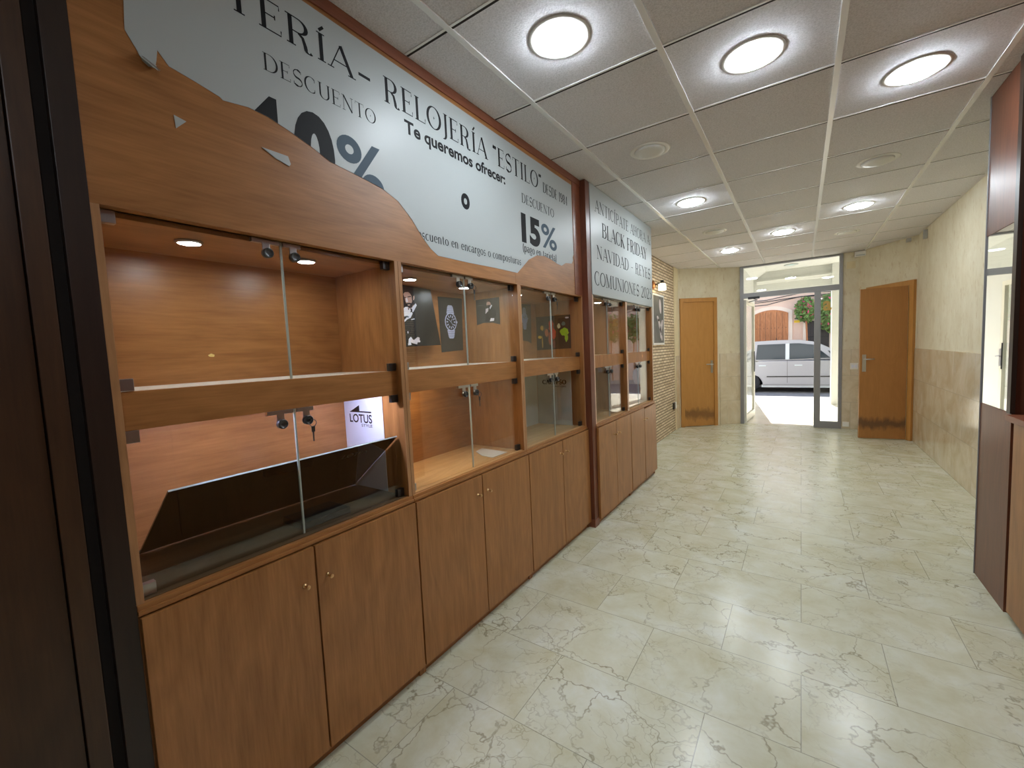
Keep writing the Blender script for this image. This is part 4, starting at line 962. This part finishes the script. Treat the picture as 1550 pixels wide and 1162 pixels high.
bm = B(); box(bm, .40, .50, 9.0, 9.12, 2.69, 2.80, .004); tag(obj('junction_box', bm, 'cardgrey'), 'grey box on the porch ceiling behind the transom', 'box')

# street
bm = B(); box(bm, -9, 10, 11.95, 16.9, -.30, -.17); struct('floor_street', bm, 'street')
bm = B(); box(bm, -9, 10, 11.80, 11.95, -.30, -.005, .004); struct('trim_96', bm, 'kerb')
bm = B(); box(bm, -9, 10, 16.9, 17.5, -.30, -.05); struct('trim_97', bm, 'kerb')

# facade across the street
FY = 17.5
t = thing('street_house', 'pink rendered house across the street', 'house', (0, FY + .2, 0))
def arch(x0, x1, z0, zs, rise, n=12):
    return [(x0, z0), (x1, z0), (x1, zs)] + [(x1 + (x0 - x1) * i / n, zs + rise * (1 - (2 * i / n - 1) ** 2)) for i in range(1, n)] + [(x0, zs)]
bm = B(); box(bm, -8, 8, FY, FY + .4, -.2, 4.2); obj('wall', bm, 'pinkwall', t)
ga = arch(-1.38, -.37, -.1, 2.26, .13)
sa = [(-1.50, -.1), (-1.50, 2.33)] + [(-1.50 + 1.25 * i / 12, 2.33 + .19 * (1 - (2 * i / 12 - 1) ** 2)) for i in range(1, 12)] + [(-.25, 2.33), (-.25, -.1)]
bm = B(); prism(bm, sa, lambda u, v, tt: (u, FY - tt, v), 0, .04); obj('arch_surround', bm, 'surround', t)
bm = B(); prism(bm, ga, lambda u, v, tt: (u, FY - tt, v), .03, .07)
g = obj('gate', bm, 'gate', t)
bm = B()
for x in (-1.20, -1.04, -.875, -.71, -.54): box(bm, x - .004, x + .004, FY - .074, FY - .068, 0, 2.30)
for z in (1.75, 1.15, .6):
    for i in range(9): box(bm, -1.32 + i * .11, -1.30 + i * .11, FY - .078, FY - .068, z, z + .02)
box(bm, -.72, -.70, FY - .09, FY - .068, 1.32, 1.42); obj('gate_ironwork', bm, 'black', g)
bm = B(); box(bm, .05, .84, FY - .05, FY, -.05, 2.02); obj('door_surround', bm, 'surround', t)
bm = B(); box(bm, .14, .76, FY - .07, FY - .04, -.05, 1.93); gd = obj('grille_door', bm, 'grille', t)
bm = B()
for i in range(8): box(bm, .17 + i * .08, .182 + i * .08, FY - .09, FY - .07, 0, 1.90)
box(bm, .14, .76, FY - .09, FY - .07, 1.38, 1.41); obj('grille_bars', bm, 'black', gd)
bm = B(); box(bm, -.20, -.04, FY - .02, FY, 1.90, 1.98); pl = obj('house_plate', bm, 'yellow', t); pl['label'] = 'small yellow plate'
bm = B(); box(bm, -.19, -.05, FY - .02, FY, 2.02, 2.06); obj('house_number_plate', bm, 'black', t)
for q, (z, dz) in enumerate(((2.62, .02), (2.70, .05), (2.56, .08))):
    bm = B(); tube(bm, [(-3 + i * .5, FY - .08 - q * .02, z + dz * math.sin(i * 1.3) + .02 * i) for i in range(14)], .012, 6)
    tag(obj('cable', bm, 'black'), ('dark cable along the pink house wall, middle run', 'dark cable along the pink house wall, top run', 'dark sagging cable along the pink house wall, lowest run')[q], 'cable', 'cables along the house wall')

# bougainvillea
def bush(label, c, r, n, nf, seed, stem_to):
    random.seed(seed)
    t = thing('bougainvillea', label, 'plant', (c[0], c[1], stem_to), 'bougainvillea across the street')
    def blob(n, size, mi):
        bm = B()
        for _ in range(n):
            d = Vector((random.gauss(0, 1), random.gauss(0, 1), random.gauss(0, 1))).normalized() * random.uniform(.35, 1.0)
            p = Vector(c) + Vector((d.x * r[0], d.y * r[1], d.z * r[2]))
            a = Vector((random.gauss(0, 1), random.gauss(0, 1), random.gauss(0, 1))).normalized(); b = a.orthogonal().normalized()
            s = size * random.uniform(.6, 1.3)
            bm.faces.new([bm.verts.new(p + v) for v in (a * s, b * s * .55, -a * s, -b * s * .55)])
        return bm
    obj('foliage', blob(n, .06, 0), 'leaf', t); obj('flowers', blob(nf, .06, 0), 'flower', t)
    bm = B(); tube(bm, [(c[0], c[1], stem_to), (c[0] + .05, c[1], (c[2] + stem_to) / 2), (c[0], c[1], c[2])], .025); obj('stem', bm, 'gate', t)
bush('bougainvillea with pink flowers over the grille door', (.12, FY - .35, 2.30), (.31, .25, .42), 1500, 130, 5, -.05)
bush('bougainvillea right of the grey mullion, behind the gold letter', (.76, FY - .35, 2.15), (.30, .25, .65), 1500, 60, 6, -.05)
bush('bougainvillea seen through the opened glass door', (-1.75, FY - .35, 1.85), (.28, .25, .75), 1100, 90, 8, -.05)

bush('bougainvillea farther right on the pink house, seen mirrored in the showcase glass', (3.0, FY - .35, 2.10), (.42, .25, .60), 1000, 90, 9, -.05)
bush('rightmost bougainvillea on the pink house, seen mirrored in the showcase glass', (3.95, FY - .35, 2.15), (.42, .25, .65), 1000, 90, 10, -.05)

# ------------------------------------------------------------------ parked car
def make_car():
    RZ = -.17; Y0 = 14.30; Wd = 1.72
    cx = .05      # car centre in x; it faces +x
    t = thing('car', 'silver white people carrier parked across the street door', 'car', (cx, Y0 + Wd / 2, RZ))
    wr, wf, R_ = -1.30, 1.36, .31
    def arc_pts(xc, r, z, n=12): return [(xc + r * math.cos(PI - PI * i / n), z + r * math.sin(PI - PI * i / n)) for i in range(n + 1)]
    lowz = RZ + .20
    prof = [(-2.08, lowz + .06)] + arc_pts(wr, .375, lowz) [0:] + arc_pts(wf, .375, lowz) + [(2.12, lowz + .06), (2.20, .30), (2.16, .52), (1.98, .66), (1.20, .80), (.95, .745), (-2.02, .775), (-2.10, .45)]
    def side(nm, poly, m, yin, yout):
        bm = B(); prism(bm, poly, lambda u, v, tt: (u, tt, v), yin, yout); return bm
    bm = B()
    # body shell: three slices so the flank swells outwards below the windows
    n = len(prof)
    lay = [(0.0, 1.0, .06), (.05, 1.0, .01), (.10, 1.0, 0), (Wd - .10, 1, 0), (Wd - .05, 1, .01), (Wd, 1, .06)]
    rows = []
    for y, s, ins in lay:
        rows.append([bm.verts.new((u * (1 - ins * .25), Y0 + y, v if v < .35 else v - ins * .35)) for u, v in prof])
    for a, b in zip(rows, rows[1:]):
        for i in range(n): bm.faces.new((a[i], a[(i + 1) % n], b[(i + 1) % n], b[i]))
    for rw in (rows[0], rows[-1]):
        tri = geometry.tessellate_polygon([[Vector((v.co.x, v.co.z, 0)) for v in rw]])
        for T in tri: bm.faces.new([rw[i] for i in T])
    body = obj('body', bm, 'carpaint', t)
    # cabin: narrower at the roof
    cab = [(-2.0, .76), (-1.90, 1.02), (-1.72, 1.24), (-1.45, 1.315), (-.6, 1.335), (-.05, 1.32), (.35, 1.24), (.72, 1.02), (1.12, .77)]
    bm = B(); rows = []
    ins = lambda z: .04 + (z - .76) * .24
    for sgn in (0, 1):
        rows.append([bm.verts.new((u, (Y0 + ins(v)) if sgn == 0 else (Y0 + Wd - ins(v)), v)) for u, v in cab])
    for i in range(len(cab) - 1): bm.faces.new((rows[0][i], rows[0][i + 1], rows[1][i + 1], rows[1][i]))
    bm.faces.new(rows[0]); bm.faces.new(rows[1][::-1]); bm.faces.new((rows[0][0], rows[0][-1], rows[1][-1], rows[1][0]))
    obj('roof', bm, 'carpaint', t)
    fyw = lambda o: (lambda u, v, tt: (u, Y0 + ins(v) - .006 - tt - o, v))
    for w in ([(-1.62, .80), (-1.16, .79), (-1.16, 1.20), (-1.42, 1.19), (-1.62, 1.02)], [(-1.10, .79), (-.37, .785), (-.37, 1.225), (-1.06, 1.225)], [(-.27, .785), (.66, .80), (.28, 1.17), (-.05, 1.225), (-.27, 1.23)], [(.72, .80), (.98, .80), (.74, .965), (.60, 1.0)]):
        bm = B(); prism(bm, w, fyw(0), 0, .006); obj('side_window', bm, 'carglass', t)
    bm = B(); prism(bm, [(-.365, .785), (-.275, .785), (-.275, 1.23), (-.365, 1.225)], fyw(0), 0, .008); obj('pillar_trim', bm, 'cardgrey', t)
    bm = B(); v = [bm.verts.new(p) for p in ((.36, Y0 + .25, 1.245), (1.08, Y0 + .14, .80), (1.08, Y0 + Wd - .14, .80), (.36, Y0 + Wd - .25, 1.245))]
    bm.faces.new(v); bmesh.ops.solidify(bm, geom=bm.faces[:], thickness=-.01); obj('windscreen', bm, 'carglass', t)
    for xc in (wr, wf):
        for yy in (Y0 + .03, Y0 + Wd - .23):
            bm = B(); lathe(bm, (xc, yy, RZ + R_), [(.20, .0), (.29, .0), (R_, .03), (R_, .17), (.29, .20), (.20, .20)], 32, 'y'); wh = obj('wheel', bm, 'tyre', t, True)
            bm = B(); lathe(bm, (xc, yy, RZ + R_), [(.195, .03), (.20, .0), (.17, .012), (.05, .02), (.02, .0)], 20, 'y'); obj('hub_cap', bm, 'cardgrey', wh, True)
    bm = B()
    for x in (-.32, .93): box(bm, x - .004, x + .004, Y0 - .003, Y0 + .02, .12, .76)
    box(bm, -.95, .93, Y0 - .003, Y0 + .02, .068, .076); obj('door_gap', bm, 'grille', t)
    bm = B(); box(bm, -.82, .90, Y0 - .014, Y0 + .01, .285, .315, .003); obj('rubbing_strip', bm, 'black', t)
    for x in (-.93, -.06):
        bm = B(); box(bm, x - .09, x + .09, Y0 - .02, Y0 + .01, .60, .63, .006); obj('door_handle', bm, 'cardgrey', t)
    bm = B(); box(bm, .66, .84, Y0 - .16, Y0 + .02, .74, .88, .03); obj('wing_mirror', bm, 'carpaint', t)
    bm = B(); box(bm, -.95, .98, Y0 + .02, Y0 + .08, RZ + .16, .06); obj('side_skirt', bm, 'cardgrey', t)
    bm = B(); box(bm, -1.9, 2.0, Y0 + .1, Y0 + Wd - .1, RZ + .17, RZ + .22); obj('underbody', bm, 'black', t)
make_car()
